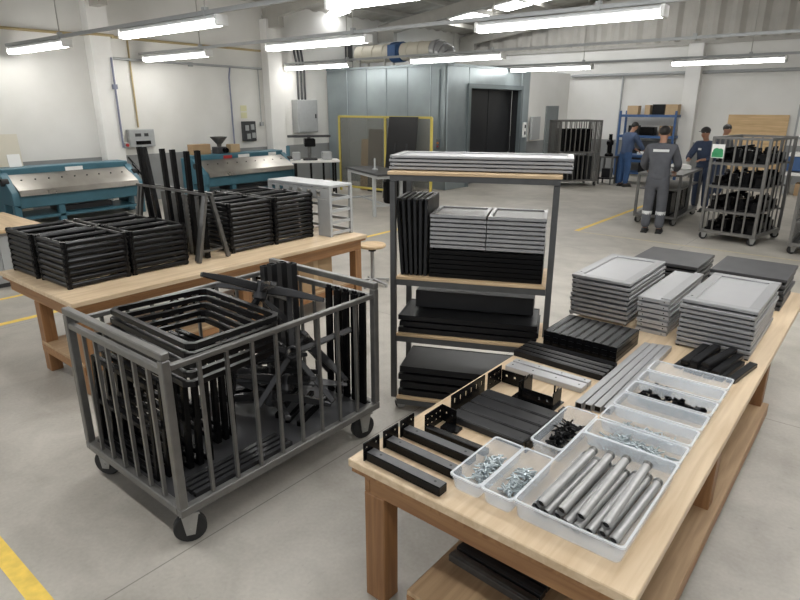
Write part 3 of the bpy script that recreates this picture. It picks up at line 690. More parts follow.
# nested flat frames on top of them
A = [(-3.40, 1.48), (-3.37, 2.09), (-2.58, 2.05), (-2.545, 1.46)]
for k in range(5):
    cx = sum(p[0] for p in A)/4; cy = sum(p[1] for p in A)/4; s = .029
    bm = new(); P = [Vector((p[0]-cx, p[1]-cy, 0)) for p in A]
    Q = []
    for i, p in enumerate(P):
        a = (P[i-1]-p).normalized(); b = (P[(i+1) % 4]-p).normalized(); Q += [p+a*.03, p+b*.03]
    for i in range(8): beam(bm, Q[i], Q[(i+1) % 8], s, s)
    for q_ in Q: tube(bm, (q_.x, q_.y, -s/2), (q_.x, q_.y, s/2), s*.55, 10)
    z = 1.055-.046*k
    tag(mesh('bent_framework', bm, 'blacktube', loc=(cx+.006*k, cy-.012*k, z), rot=(R(-1), 0, 0)), f'black bent tube frame lying flat in the cage cart, {fromtop(k, 5)}', 'frame', 'flat bent frames on top of the cart load')
for k in range(4):
    bm = new(); hollow(bm, (0, 0, 0), (0, .66, 0), .03, .03, .003)
    tag(mesh('square_tube', bm, 'gun', loc=(-2.665+.045*k, 1.38, CZ+.0165)), f'black tube lying flat on the cart deck, {NTH[3-k]} counted from the outer side bars', 'tube', 'black tubes on the cart deck')
# star-shaped bases thrown in a heap
bm = new(); lathe(bm, [(.036, -.07), (.044, -.065), (.044, .040), (.038, .046), (.028, .046), (.028, -.07)], 18, close=False)
star = thing('star_pedestal', 'x', 'base')
mesh('hub', bm, 'gun', star)
for k in range(5):
    a = 2*math.pi*k/5; c, s = math.cos(a), math.sin(a); bm = new()
    L = .40; p = [(.042, -.026), (.042, .032), (L*.55, .028), (L, .010), (L, -.016), (L*.55, -.020)]
    prism(bm, p, -.018, .018, 'y'); mesh('arm', bm, 'gun', star, rot=(0, 0, a), bevel=.004)
SM = Maker(star)
stars = [((-2.958, 2.232, 1.101), (-.443, .187, .698), 'topmost, rising above the rails'), ((-3.186, 2.151, .698), (.54, -1.044, 1.002), 'on edge near the bent frames'),
         ((-2.827, 2.452, .707), (-.86, .486, .09), 'leaning by the far end bars'), ((-2.721, 2.253, .718), (1.015, -.297, .992), 'on edge by the outer bars'),
         ((-3.039, 2.402, .608), (-.081, .938, 1.182), 'fifth from the deck'), ((-3.23, 2.291, .498), (-.454, -.031, .981), 'fourth from the deck'),
         ((-2.831, 2.284, .48), (-.5, .163, .902), 'third from the deck'), ((-3.078, 2.316, .451), (-.516, -.157, .419), 'second from the deck'),
         ((-2.948, 2.247, .354), (-.141, .223, .791), 'lowest, close to the deck')]
for loc, rot, w in stars: SM(loc, rot, f'black five-armed base in the cage cart heap, {w}', 'five-armed bases heaped in the cart')
for k, (x, y, a, L, z) in enumerate(((-2.66, 2.22, 21, .42, .2485), (-2.75, 2.20, 25, .42, .2485), (-2.85, 2.20, 30, .40, .2485), (-3.38, 2.2, -25, .34, .2485), (-3.28, 2.18, -36, .34, .2485))):
    bm = new(); hollow(bm, (0, 0, 0), (0, L, 0), .03, .03, .003)
    tag(mesh('square_tube', bm, 'black', loc=(x, y, z), rot=(0, 0, R(a))), f'black tube end on the cart deck under the heap, {NTH[k]} from the outer side bars', 'tube', 'black tubes under the heap of bases')
# tall open tubes and flat bars at the far end
for k, (x, zt) in enumerate(((-3.445, 1.05), (-3.36, 1.08), (-3.25, 1.11), (-3.14, 1.12))):
    bm = new(); hollow(bm, (0, 0, 0), (0, 0, zt-.195), .05, .05, .005, up=(0, 1, 0))
    tag(mesh('square_tube', bm, 'dark', loc=(x, 2.64, CZ+.001)), f'open square tube standing up in the cage cart, {NTH[k]} from the bench side', 'tube', 'open tubes standing in the cart')
for k, x in enumerate((-2.87, -2.79, -2.71, -2.63, -2.555)):
    bm = new(); b2(bm, -.028, .028, -.012, .012, 0, .78); b2(bm, -.02, .02, -.009, .009, .781, .80)
    tag(mesh('flat_bar', bm, 'black', loc=(x, 2.715, CZ+.002), rot=(R(-1), 0, 0), bevel=.004), f'black flat bar upright at the cart far end, {NTH[4-k]} from the outer corner', 'bar', 'flat bars at the far end of the cart')

# ================================================================ shelf rack with panels
RZ = R(24.5)
rk = thing('shelf_rack', 'dark steel rack with wooden shelves full of panels between cart and bench', 'rack', (-2.63, 3.10, 0), RZ)
RW, RD = 1.115, .50; LV = (.115, .625, 1.055, 1.785)
for x in (0, RW-.04):
    for y in (0, RD-.04):
        bm = new(); b2(bm, x, x+.04, y, y+.04, .105, 1.72); mesh('post', bm, 'rackpost', rk, bevel=.004)
for i, z in enumerate(LV):
    bm = new(); zz = z-.022
    x0, x1, y0, y1 = (-.01, RW+.01, -.02, RD+.02) if i == 3 else (.042, RW-.042, .004, RD-.004)
    b2(bm, x0, x1, y0, y1, zz, z); sh = mesh('shelf', bm, 'shelfwood', rk, bevel=.003)
    bm = new(); a, b = (0, RW) if i == 3 else (.041, RW-.041)
    b2(bm, a, b, 0, .035, zz-.04, zz-.001); b2(bm, a, b, RD-.035, RD, zz-.04, zz-.001); mesh('shelf_rail', bm, 'rackpost', sh)
for x, y, a in ((.06, .06, .4), (RW-.06, .06, .8), (.06, RD-.06, .2), (RW-.06, RD-.06, 1.1)): caster(rk, x, y, .042, a, .092)
def tray(name, W, D, H, rim, m, mp, depth=.008, gap=0):
    """Shallow framed panel: a raised rim round a sunken sheet."""
    t = thing(name, 'x', 'panel'); bm = new()
    b2(bm, 0, W, 0, rim, 0, H); b2(bm, 0, W, D-rim, D, 0, H); b2(bm, 0, rim, rim, D-rim, 0, H); b2(bm, W-rim, W, rim, D-rim, 0, H); mesh('rim', bm, m, t, bevel=.002)
    bm = new(); b2(bm, rim, W-rim, rim, D-rim, H*.25, H-depth); mesh('sheet', bm, mp, t)
    for x in (0, W-.012):
        for y in (.004, D-.016):
            if gap: bm = new(); b2(bm, x, x+.012, y, y+.012, -gap, 0); mesh('spacer_pad', bm, 'rubber', t)
    return t
def onrack(mk, u, v, z, label, group, da=0.0): mk(local(rk, u, v, z), RZ+da, label, group)
mk = Maker(tray('steel_tray', 1.20, .40, .0175, .04, 'silver', 'silver', .008, .0065))
for i in range(4): onrack(mk, -.02+.006*(i % 2), .06, LV[3]+.0075+.0250*i, f'long silver framed panel on top of the rack, {fromtop(3-i, 4)}', 'long silver panels on the rack')
mk = Maker(tray('steel_tray', .775, .38, .029, .02, 'black', 'black2'))
for i in range(6): onrack(mk, .27, .05, LV[2]+.001+.0335*i, f'black panel under the silver trays on the rack, {fromtop(5-i, 6)}', 'black panels on the rack middle shelf')
mk = Maker(tray('steel_tray', .383, .38, .0215, .028, 'silver', 'frost', .012, .0085))
zt = LV[2]+.002+.0335*6
for c, u in ((0, .272), (1, .662)):
    for i in range(8): onrack(mk, u+rnd.uniform(-.003, .003), .05, zt+.0085+.0302*i, f'silver tray panel on the rack, {fromtop(7-i, 8)} of the {("left", "right")[c]} column', 'silver tray panels on the rack')
mp_ = thing('metal_sheet', 'x', 'panel')
bm = new(); b2(bm, -.011, .011, 0, .40, 0, .53); mesh('sheet', bm, 'dark', mp_, bevel=.004)
bm = new(); b2(bm, -.012, .012, .02, .38, .531, .54); mesh('edge_strip', bm, 'slate', mp_)
mk = Maker(mp_)
for k in range(6): mk(local(rk, .075+.033*k, .05, LV[2]+.003), (0, R(-4.0+.9*k), RZ), f'dark panel standing upright on the rack, {NTH[k]} counted from the outer post', 'upright dark panels on the rack')
mk = Maker(tray('metal_sheet', .99, .40, .036, .012, 'black2', 'dark', .003))
for i in range(3): onrack(mk, .05+.01*(i % 2), .03, LV[1]+.001+.048*i, f'wide black panel on the second lowest rack shelf, {("bottom one", "middle one", "top one")[i]} of three', 'wide black panels on the rack')
bm = new(); b2(bm, 0, .86, 0, .26, 0, .13); o = tag(mesh('box_section', bm, 'dark', loc=local(rk, .14, .20, LV[1]+.148), rot=(0, 0, RZ), bevel=.006), 'black box-section panel lying on top of the wide black panels', 'panel')
mk = Maker(tray('metal_sheet', .94, .42, .046, .012, 'black2', 'black2', .003))
for i in range(4): onrack(mk, .05+.012*(i % 2), .03, LV[0]+.001+.064*i, f'thick black panel on the lowest rack shelf, {fromtop(3-i, 4)}', 'thick black panels on the rack')

# ================================================================ load of the front bench
Z = BZ+.001
# big silver framed panels, two stacks
def bigpanel(W, D, H, gap):
    t = thing('framed_sheet', 'x', 'panel'); bm = new(); r = .062
    b2(bm, 0, W, 0, r, 0, H); b2(bm, 0, W, D-r, D, 0, H); b2(bm, 0, r, r, D-r, 0, H); b2(bm, W-r, W, r, D-r, 0, H); mesh('rim', bm, 'silver', t, bevel=.003)
    bm = new(); b2(bm, r, W-r, r, D-r, .003, H-.011); mesh('sheet', bm, 'silverlight', t)
    bm = new(); tube(bm, (.03, .10, H), (.03, .10, H+.001), .008, 10); mesh('hole', bm, 'dark', t)
    for x in (.004, W-.024):
        for y in (.01, D-.03): bm = new(); b2(bm, x, x+.02, y, y+.02, -gap, 0); mesh('spacer_pad', bm, 'rubber', t)
    return t
mk = Maker(bigpanel(.42, .80, .021, .010))
for i in range(9): mk((-1.665+rnd.uniform(-.006, .006), 4.0+rnd.uniform(-.012, .012), Z+.0102+.0345*i), R(rnd.uniform(-.6, .6)), f'silver framed panel, {fromtop(8-i, 9)} in the stack beside the rack', 'silver framed panels beside the rack')
for i in range(10): mk((-.885+rnd.uniform(-.006, .006), 3.86+rnd.uniform(-.012, .012), Z+.0102+.0313*i), R(rnd.uniform(-.6, .6)), f'silver framed panel, {fromtop(9-i, 10)} in the stack at the outer bench edge', 'silver framed panels at the outer bench edge')
# spacers between panels keep the gaps of the first stack
cp = thing('channel_sheet', 'x', 'panel')
bm = new(); b2(bm, 0, .20, 0, .84, .020, .024); b2(bm, 0, .004, 0, .84, 0, .02); b2(bm, .196, .2, 0, .84, 0, .02); b2(bm, .004, .196, 0, .004, 0, .02); mesh('sheet', bm, 'silverlight', cp)
bm = new(); b2(bm, .14, .205, .02, .84, .0245, .034); mesh('raised_lip', bm, 'silver', cp, bevel=.002)
bm = new(); tube(bm, (.03, -.001, .011), (.03, .0, .011), .004, 8); tube(bm, (.17, -.001, .011), (.17, 0, .011), .004, 8); mesh('screw_hole', bm, 'black', cp)
mk = Maker(cp)
for i in range(7): mk((-1.175+rnd.uniform(-.005, .005), 3.97+rnd.uniform(-.015, .015), Z+.0365*i), R(rnd.uniform(-.8, .8)), f'narrow silver channel panel, {fromtop(6-i, 7)} in the middle stack', 'narrow silver panels in the middle stack')
dk = thing('metal_sheet', 'x', 'panel')
bm = new(); b2(bm, 0, .52, 0, .56, .004, .03); mesh('sheet', bm, 'slate', dk, bevel=.003)
bm = new(); b2(bm, .02, .5, .02, .54, 0, .004); mesh('backing', bm, 'black', dk)
mk = Maker(dk)
for i in range(6): mk((-.985+rnd.uniform(-.005, .005), 5.03+rnd.uniform(-.01, .01), Z+.043*i), R(rnd.uniform(-.7, .7)), f'dark grey panel, {fromtop(5-i, 6)} in the stack at the outer far corner', 'dark panels at the outer far corner')
for i in range(6): mk((-1.60+rnd.uniform(-.005, .005), 5.06+rnd.uniform(-.01, .01), Z+.0405*i), R(rnd.uniform(-.7, .7)), f'dark grey panel, {fromtop(5-i, 6)} in the far stack nearest the rack', 'dark panels at the inner far corner')
# bundle of black channel tubes
ch = thing('black_channel', 'x', 'tube')
bm = new(); hollow(bm, (0, 0, 0), (0, .39, 0), .049, .030, .0035); b2(bm, -.021, .021, .003, .387, -.0115, .0115); mesh('channel', bm, 'black', ch)
bm = new(); b2(bm, -.016, .016, .004, .386, .0152, .0168); mesh('groove', bm, 'dark', ch)
mk = Maker(ch)
for l in range(3):
    for c in range(9): mk((-1.515+.0525*c, 3.33, Z+.0165+.0338*l), 0, f'black channel, {NTH[c]} from the rack in the {("bottom", "middle", "top")[l]} row of the bundle', 'bundle of black channels')
# black flats and silver channels across the bench
for k in range(4):
    bm = new(); b2(bm, 0, .56, 0, .044, 0, .034); b2(bm, .02, .54, .010, .034, .0342, .036)
    tag(mesh('flat_bar', bm, 'black2', loc=(-1.60, 3.055+.056*k, Z+(.0 if k < 3 else .0)), rot=(0, 0, R(-1.0+.5*k)), bevel=.003), f'long black bar across the bench before the channel bundle, {NTH[k]} from the bins end', 'bar', 'black bars before the channel bundle')
for k, (y, w, h) in enumerate(((2.835, .075, .03), (2.925, .045, .03))):
    t = thing('silver_channel', ('wide', 'narrow')[k] + ' light silver channel lying across the bench, screw holes at its ends', 'channel', (-1.535, y, Z), R(-.6))
    bm = new(); b2(bm, 0, .465, 0, w, 0, h); mesh('channel', bm, 'silverlight', t, bevel=.003)
    bm = new()
    for x in (.03, .16, .30, .435): tube(bm, (x, w/2, h), (x, w/2, h+.001), .005, 8)
    mesh('screw_hole', bm, 'dark', t)
for k in range(4):
    t = thing('silver_bar', f'long silver square bar beside the clear bins, {NTH[3-k]} counted from the bins', 'bar', (-1.012+.044*k, 2.66+.012*k, Z+.0175), R((-.4, -.2, .1, .4)[k]), 'long silver bars')
    bm = new(); hollow(bm, (0, 0, 0), (0, 1.04, 0), .036, .034, .003); mesh('tube', bm, 'silver', t)
    bm = new(); b2(bm, -.0145, .0145, .004, .012, -.0135, .0135); mesh('end_plug', bm, 'black', t)
# black offcuts against the silver stack
pile = [(-.765, 3.49, 0, -6), (-.705, 3.47, 0, -4), (-.65, 3.46, 0, -2), (-.595, 3.45, 0, -5), (-.54, 3.455, 0, -8), (-.482, 3.47, 0, -9), (-.735, 3.50, 1, -5), (-.678, 3.47, 1, -7), (-.62, 3.45, 1, -7), (-.565, 3.46, 1, -9), (-.68, 3.46, 2, -7), (-.62, 3.47, 2, -12)]
for k, (x, y, l, a) in enumerate(pile):
    bm = new(); L = .34 if l == 0 else .36; b2(bm, -.022, .022, 0, L, 0, .024); b2(bm, -.019, .019, .006, L-.006, .0241, .027)
    tag(mesh('black_bar', bm, 'black2', loc=(x, y, Z+.0285*l), rot=(0, 0, R(a)), bevel=.003), f'short black bar behind the bins, {("bottom", "middle", "top")[l]} layer, {NTH[k if l == 0 else (k-6 if l == 1 else k-10)]} from the rack side', 'bar', 'pile of short black bars')

# bars with end plates at the near corner
def plate_bar(name, label, loc, L, rz=0.0, group=None):
    t = thing(name, label, 'bar', loc, rz, group)
    bm = new(); b2(bm, .006, L, 0, .052, 0, .042); mesh('bar', bm, 'black', t, bevel=.003)
    bm = new(); b2(bm, .01, L-.002, .004, .048, .0421, .0432); mesh('top_sheen', bm, 'blacksheen', t)  # thin pale strip paints the overhead light's sheen onto the bar top
    for a in (L-.04, .07): bm = new(); tube(bm, (a, .026, .0433), (a, .026, .0438), .006, 10); mesh('bolt_hole', bm, 'darkhole', t)
    bm = new(); perforated(bm, .10, .085, .006, [.02, .08], .012, [.060], False)
    mesh('end_plate', bm, 'black', t, loc=(0, -.008, 0), rot=(0, 0, R(90))); return t
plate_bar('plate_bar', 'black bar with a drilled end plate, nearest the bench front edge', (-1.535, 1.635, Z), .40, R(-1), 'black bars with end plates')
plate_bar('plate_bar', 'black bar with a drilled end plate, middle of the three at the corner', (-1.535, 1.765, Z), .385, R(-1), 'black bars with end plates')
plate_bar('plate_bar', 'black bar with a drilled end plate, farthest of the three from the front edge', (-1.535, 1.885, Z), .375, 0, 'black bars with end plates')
t = thing('angle_bracket', 'low black bar with a long drilled plate folded up along the bench edge', 'bracket', (-1.475, 1.985, Z))
bm = new(); b2(bm, .004, .33, .0, .034, 0, .030); mesh('bar', bm, 'black', t, bevel=.003)
bm = new(); perforated(bm, .143, .09, .005, [.022, .055, .09, .122], .011, [.03, .062], False); mesh('drilled_plate', bm, 'black', t, loc=(0, .0, 0), rot=(0, 0, R(90)))
bm = new(); perforated(bm, .085, .085, .005, [.022, .06], .011, [.05], False); mesh('drilled_plate', bm, 'black', t, loc=(.0, .147, 0), rot=(0, 0, R(-8)))
bm = new(); b2(bm, -.04, .05, -.025, .03, 0, .012); b2(bm, .0, .03, -.045, -.025, 0, .012); tag(mesh('clip_plate', bm, 'black', loc=(-1.40, 2.085, Z), rot=(0, 0, R(5))), 'small flat black clip lying beside the angled drilled plate', 'plate')
for k in range(4):
    t = thing('flat_channel', f'wide black channel lying in the slatted row, {NTH[k]} from the front edge', 'channel', (-1.445, 2.142+.093*k, Z), R(-.5), 'row of wide black channels')
    bm = new(); b2(bm, 0, .40, 0, .076, .034, .040); b2(bm, 0, .40, 0, .005, 0, .034); b2(bm, 0, .40, .071, .076, 0, .034); mesh('channel', bm, 'dark', t, bevel=.003)
    for a, b in ((.37, .03), (.03, .05)): bm = new(); tube(bm, (a, b, .040), (a, b, .0407), .005, 8); mesh('screw_hole', bm, 'darkhole', t)
bm = new(); b2(bm, 0, .008, 0, .385, 0, .058); b2(bm, .0, .02, .33, .385, .058, .07); tag(mesh('edge_strip', bm, 'black', loc=(-1.030, 2.125, Z)), 'upright black strip closing the ends of the wide black channels', 'strip')
bm = new(); perforated(bm, .31, .105, .006, [.03, .08, .13, .18, .23, .28], .014, [.068], True); tag(mesh('drilled_plate', bm, 'black', loc=(-1.475, 2.20, Z), rot=(0, 0, R(90))), 'long black plate with slots standing behind the wide black channels', 'plate')
t = thing('corner_bracket', 'black drilled corner bracket standing past the slotted plate', 'bracket', (-1.475, 2.545, Z))
bm = new(); perforated(bm, .14, .10, .006, [.025, .07, .115], .013, [.03, .07], False); mesh('plate', bm, 'black', t, rot=(0, 0, R(90)))
bm = new(); perforated(bm, .14, .075, .006, [.03, .08], .013, [.045], False); mesh('plate', bm, 'black', t, loc=(.004, .143, 0))
t = thing('fork_bracket', 'black U-shaped bracket with upright fork tabs on the bench', 'bracket', (-1.305, 2.535, Z))
bm = new(); b2(bm, -.03, .21, 0, .14, 0, .006); mesh('base_plate', bm, 'black', t)
bm = new(); perforated(bm, .16, .065, .006, [.03, .09, .135], .012, [.035], False); mesh('front_plate', bm, 'black', t, loc=(.03, .03, .006))
for x, h in ((.0, .095), (.024, .11), (.19, .085)):
    bm = new(); b2(bm, x, x+.006, .035, .13, .006, h); b2(bm, x, x+.006, .075, .10, h, h+.012); mesh('fork_tab', bm, 'black', t)
bm = new(); tube(bm, (.17, .10, .006), (.17, .10, .10), .005, 8); mesh('pin', bm, 'black', t)

# ---------------------------------------------------------------- clear bins
def bin_(label, x0, x1, y0, y1, h, zz=Z):
    W, D = x1-x0, y1-y0; t = thing('storage_bin', label, 'bin', (x0, y0, zz)); k, ta = .0025, .010
    def loop(ins, z, tt):
        i = ins+tt; r = .016; pts = []
        for cx, cy, a0 in ((W-i-r, D-i-r, 0), (i+r, D-i-r, 90), (i+r, i+r, 180), (W-i-r, i+r, 270)):
            for s in (0, 30, 60, 90): pts.append((cx+r*math.cos(R(a0+s)), cy+r*math.sin(R(a0+s)), z))
        return pts
    bm = new(); rings = [loop(0, h, 0), loop(0, .012, ta*.9), loop(.006, 0, ta)]
    inner = [loop(.0, h, k), loop(.0, .012, ta*.9+k), loop(.006, k, ta+k)]
    V = [[bm.verts.new(p) for p in r_] for r_ in rings]; U = [[bm.verts.new(p) for p in r_] for r_ in inner]; n = len(V[0])
    for S in (V, U):
        for a, b in zip(S, S[1:]):
            for i in range(n): bm.faces.new((a[i], a[(i+1) % n], b[(i+1) % n], b[i]))
        bm.faces.new(S[-1])
    mesh('tub', bm, 'plastic', t, smooth=50)
    bm = new(); a = [bm.verts.new((p[0], p[1], p[2])) for p in loop(-.004, h, 0)]; b = [bm.verts.new(p) for p in loop(.0045, h, 0)]
    c = [bm.verts.new((p[0], p[1], p[2]-.007)) for p in loop(-.004, h, 0)]; d = [bm.verts.new((p[0], p[1], p[2]-.007)) for p in loop(.0, h, 0)]
    for i in range(n):
        j = (i+1) % n
        bm.faces.new((a[i], a[j], b[j], b[i])); bm.faces.new((c[i], c[j], a[j], a[i])); bm.faces.new((d[i], d[j], c[j], c[i]))
    mesh('rim', bm, 'plasticrim', t, smooth=50)
    return t
BX0, BX1 = -.853, -.452
row = [('clear bin of zinc screws behind the big bin of steel tubes', 2.345, 2.495), ('clear bin with a few zinc screws, third along the outer edge', 2.517, 2.667), ('empty clear bin between the zinc screws and the black clips', 2.689, 2.839),
       ('clear bin of black clips, fifth along the outer edge', 2.861, 3.011), ('clear bin with a few black clips, next to last of the row', 3.033, 3.183), ('empty clear bin at the far end of the row, by the black bars', 3.205, 3.36)]
bin_('big clear bin holding thick steel tubes at the bench corner', BX0, BX1+.005, 1.70, 2.322, .085)
for lab, a, b in row: bin_(lab, BX0, BX1, a, b, .074)
bin_('clear bin of black screws beside the wide black channels', -1.010, -.862, 2.135, 2.525, .075)
bin_('clear bin of zinc bolts next to the black plate bars', -1.135, -.998, 1.70, 2.055, .075)
bin_('clear bin of zinc bolts between its twin and the tube bin', -.992, -.860, 1.70, 2.055, .075)
# steel tubes in the big bin
tb = thing('steel_tube', 'x', 'tube')
bm = new(); lathe(bm, [(.0175, 0), (.0175, .45), (.0135, .45), (.0135, 0)], 18, close=False); a_ = mesh('tube', bm, 'tube', tb, rot=(R(-90), 0, 0))
bm = new(); tube(bm, (0, .010, 0), (0, .44, 0), .013, 12); mesh('core', bm, 'dark', tb)
bm = new(); lathe(bm, [(.019, .43), (.019, .45), (.0176, .45), (.0176, .43)], 18, close=False); mesh('collar', bm, 'steel', tb, rot=(R(-90), 0, 0))
mk = Maker(tb)
for k in range(8): mk((-.800+.0415*k, 1.775+rnd.uniform(-.01, .03), Z+.0235), (R(.5), 0, R(-1.5+rnd.uniform(-.8, .8))), f'thick steel tube in the big bin, {NTH[k]} from the rack side, bottom layer', 'steel tubes in the big bin')
for k, x in enumerate((-.775, -.70, -.632, -.545)): mk((x, 1.765+.012*k, Z+.0605), (R(2.2), 0, R(-2.2+.8*k)), f'thick steel tube in the big bin, {NTH[k]} from the rack side, upper layer', 'steel tubes in the big bin')
# screws, bolts and clips
def screw(r, L, hr, hh, mat, n=6):
    bm = new(); tube(bm, (0, 0, 0), (0, 0, hh), hr, n); tube(bm, (0, 0, hh), (0, 0, L*.85), r, 8, cap=False); tube(bm, (0, 0, L*.85), (0, 0, L), r, 8, r*.45); return mesh('screw', bm, mat, smooth=35)
def fill(mk, x0, x1, y0, y1, z0, n, layers, label, grp, seed, r=.005, peak=None):
    q = random.Random(seed); cx, cy = peak or ((x0+x1)/2, (y0+y1)/2)
    for k in range(n):
        l = k*layers/n; sh = 1-.55*l/max(layers, 1)
        x = cx+(q.uniform(x0, x1)-cx)*sh; y = cy+(q.uniform(y0, y1)-cy)*sh
        th = q.uniform(0, 2*math.pi); tip = R(90+q.uniform(-8, 8)-(14*q.random() if l > 0 else 0))
        mk((x, y, z0+r+l*.0105), (tip, q.uniform(0, 6), th), label, grp)
zb = Z+.004
bolt = Maker(tag(screw(.0040, .042, .0088, .006, 'zinc'), 'x', 'bolt')); bolt.o.name = 'hex_bolt'
fill(bolt, -1.105, -1.028, 1.76, 2.00, zb, 84, 4, 'loose zinc bolt in the bin next to the black plate bars', 'zinc bolts in the bin by the plate bars', 1, .0065)
fill(bolt, -.962, -.89, 1.76, 2.00, zb, 80, 4, 'loose zinc bolt in the bin beside the big tube bin', 'zinc bolts in the bin by the tube bin', 2, .0065)
zs = Maker(tag(screw(.0034, .043, .0068, .005, 'zinc', 8), 'x', 'screw')); zs.o.name = 'zinc_screw'
fill(zs, -.82, -.485, 2.37, 2.47, zb, 200, 4.0, 'loose zinc screw in the full bin behind the tube bin', 'zinc screws in the full bin', 3)
fill(zs, -.81, -.485, 2.545, 2.64, zb, 84, 1.6, 'loose zinc screw in the sparse bin third along the edge', 'zinc screws in the sparse bin', 4)
bs = Maker(tag(screw(.0042, .046, .0105, .008, 'black', 8), 'x', 'screw')); bs.o.name = 'black_screw'
fill(bs, -.975, -.897, 2.19, 2.47, zb, 82, 4.5, 'loose black screw in the bin beside the wide black channels', 'black screws in the bin', 5, .008)
bm = new(); b2(bm, -.010, .010, -.018, .018, -.004, .0); b2(bm, -.010, -.007, -.018, .018, 0, .012); b2(bm, -.01, .01, .012, .018, 0, .010)
cl = Maker(tag(mesh('metal_clip', bm, 'black'), 'x', 'clip'))
q = random.Random(9)
def clips(x0, x1, y0, y1, n, lay, label, grp):
    for k in range(n):
        cl((q.uniform(x0, x1), q.uniform(y0, y1), zb+.006+.012*lay*k/n), (R(q.uniform(-14, 14)), R(q.uniform(-14, 14)), q.uniform(0, 6.3)), label, grp)
clips(-.80, -.50, 2.885, 2.985, 84, 3.0, 'loose black clip in the well-filled clip bin', 'black clips in the fuller bin')
clips(-.80, -.70, 3.06, 3.155, 12, 1.0, 'loose black clip in the nearly empty clip bin', 'black clips in the nearly empty bin')

# lower shelf of the front bench
for k in range(3):
    bm = new(); b2(bm, 0, .44, 0, .05, 0, .035); b2(bm, .0, .44, .012, .020, .0351, .038)
    tag(mesh('channel_bar', bm, 'gun' if k else 'steel', loc=(-1.25, 1.88+.065*k, .201), rot=(0, 0, R(-3)), bevel=.003), f'dark channel bar on the low shelf under the bins, {NTH[k]} from the bench front', 'bar', 'channel bars on the low shelf')
for k, (x, y) in enumerate(((-.62, 2.0), (-.54, 1.85))):
    bm = new(); b2(bm, -.035, .035, 0, .62, 0, .06); b2(bm, -.02, .02, .01, .61, .0601, .064)
    tag(mesh('channel_bar', bm, 'dark', loc=(x, y, .201), bevel=.004), f'thick dark bar on the low shelf by the outer edge, {("inner", "outer")[k]} one', 'bar')

# ================================================================ far carts
def tall_cart(label, W, D, H, levels, nb, full=True):
    t = thing('cage_cart', label, 'cart'); s = .045; x0, y0 = -W/2, -D/2
    bm = new()
    for x in (x0, -x0-s): b2(bm, x, x+s, y0, -y0, .13, .18)
    for y in (y0, -y0-s): b2(bm, x0+s, -x0-s, y, y+s, .13, .18)
    mesh('base_frame', bm, 'cartsteel', t)
    for x in (x0, -x0-s):
        for y in (y0, -y0-s):
            bm = new(); b2(bm, x, x+s, y, y+s, .181, H-.041); mesh('post', bm, 'cartsteel', t)
    for y in (y0, -y0-s):
        bm = new(); b2(bm, x0, -x0, y, y+s, H-.04, H)
        for z in levels[1:]: b2(bm, x0+s, -x0-s, y+.005, y+.04, z-.03, z-.001)
        mesh('cross_rail', bm, 'cartsteel', t)
        for k in range(nb):
            x = x0+s+(W-2*s)*(k+1)/(nb+1); bm = new(); b2(bm, x-.012, x+.012, y+.012, y+.032, .181, H-.041); mesh('bar', bm, 'cartsteel', t)
    for x in (x0, -x0-s):
        bm = new(); b2(bm, x, x+s, y0+s, -y0-s, H-.04, H); mesh('side_rail', bm, 'cartsteel', t)
        for k in range(nb):
            y = y0+s+(D-2*s)*(k+1)/(nb+1); bm = new(); b2(bm, x+.012, x+.032, y-.012, y+.012, .181, H-.041); mesh('bar', bm, 'cartsteel', t)
    for z in levels:
        bm = new(); b2(bm, x0+s+.002, -x0-s-.002, y0+s+.002, -y0-s-.002, z, z+.012); mesh('shelf', bm, 'steel' if z > .5 else 'black2', t)
    for x in (x0+.06, -x0-.06):
        for y in (y0+.06, -y0-.06): caster(t, x, y, .065, .6, .13)
    return t
def part_lump(seed):
    q = random.Random(seed); bm = new()
    b2(bm, -.18, .18, -.145, .145, 0, .035)
    for k in range(6):
        a = q.uniform(0, 3.1); c, s = math.cos(a)*.14, math.sin(a)*.11; z = .055+.032*k
        beam(bm, (-c, -s, z), (c, s, z+.02), .045, .035)
    b2(bm, -.15, -.05, -.11, .11, .035, .15); b2(bm, .09, .15, -.1, .06, .035, .2)
    tube(bm, (0, 0, .03), (0, 0, .19), .03, 10); tube(bm, (.08, .03, .03), (.08, .03, .15), .025, 10)
    return mesh('machine_part', bm, 'black')
lumps = [Maker(tag(part_lump(i), 'x', 'part')) for i in (11, 12)]
LVT = (.16, .52, .92, 1.30)
def load(cart, W, D, where, grp):
    nm = ('bottom', 'second', 'third', 'top')
    for l, z in enumerate(LVT):
        spots = [(-W/2+.24, -D/2+.22), (W/2-.24, -D/2+.22), (-W/2+.24, 0), (W/2-.24, 0), (-W/2+.24, D/2-.22), (W/2-.24, D/2-.22)]
        w4 = ('front left', 'front right', 'middle left', 'middle right', 'rear left', 'rear right')
        for k, (x, y) in enumerate(spots):
            lumps[(k+l) % 2](local(cart, x, y, z+.013), cart.rotation_euler[2]+(math.pi*(k % 2)+.05*l), f'black welded part, {w4[k]} on the {nm[l]} level of {where}', grp)
c1 = tall_cart('tall grey cage cart with a green and white card, right of the workers', .90, 1.15, 1.72, LVT, 4)
c1.location = (-1.92, 11.68, 0); c1.rotation_euler = (0, 0, R(-10))
load(c1, .90, 1.15, 'the carded cage cart', 'black parts in the carded cage cart')
bm = new(); b2(bm, -.43, -.23, -.592, -.586, 1.38, 1.60); cd = mesh('card', bm, 'paper', c1)
bm = new(); b2(bm, -.42, -.24, -.596, -.5925, 1.39, 1.47); tube(bm, (-.35, -.596, 1.48), (-.35, -.5925, 1.48), .06, 14); tube(bm, (-.29, -.5965, 1.49), (-.29, -.5925, 1.49), .045, 14); mesh('green_print', bm, 'green', cd)
c2 = dup(c1, (-.64, 11.42, 0), 0.0, 'tall grey cage cart at the very edge, only its corner in view')
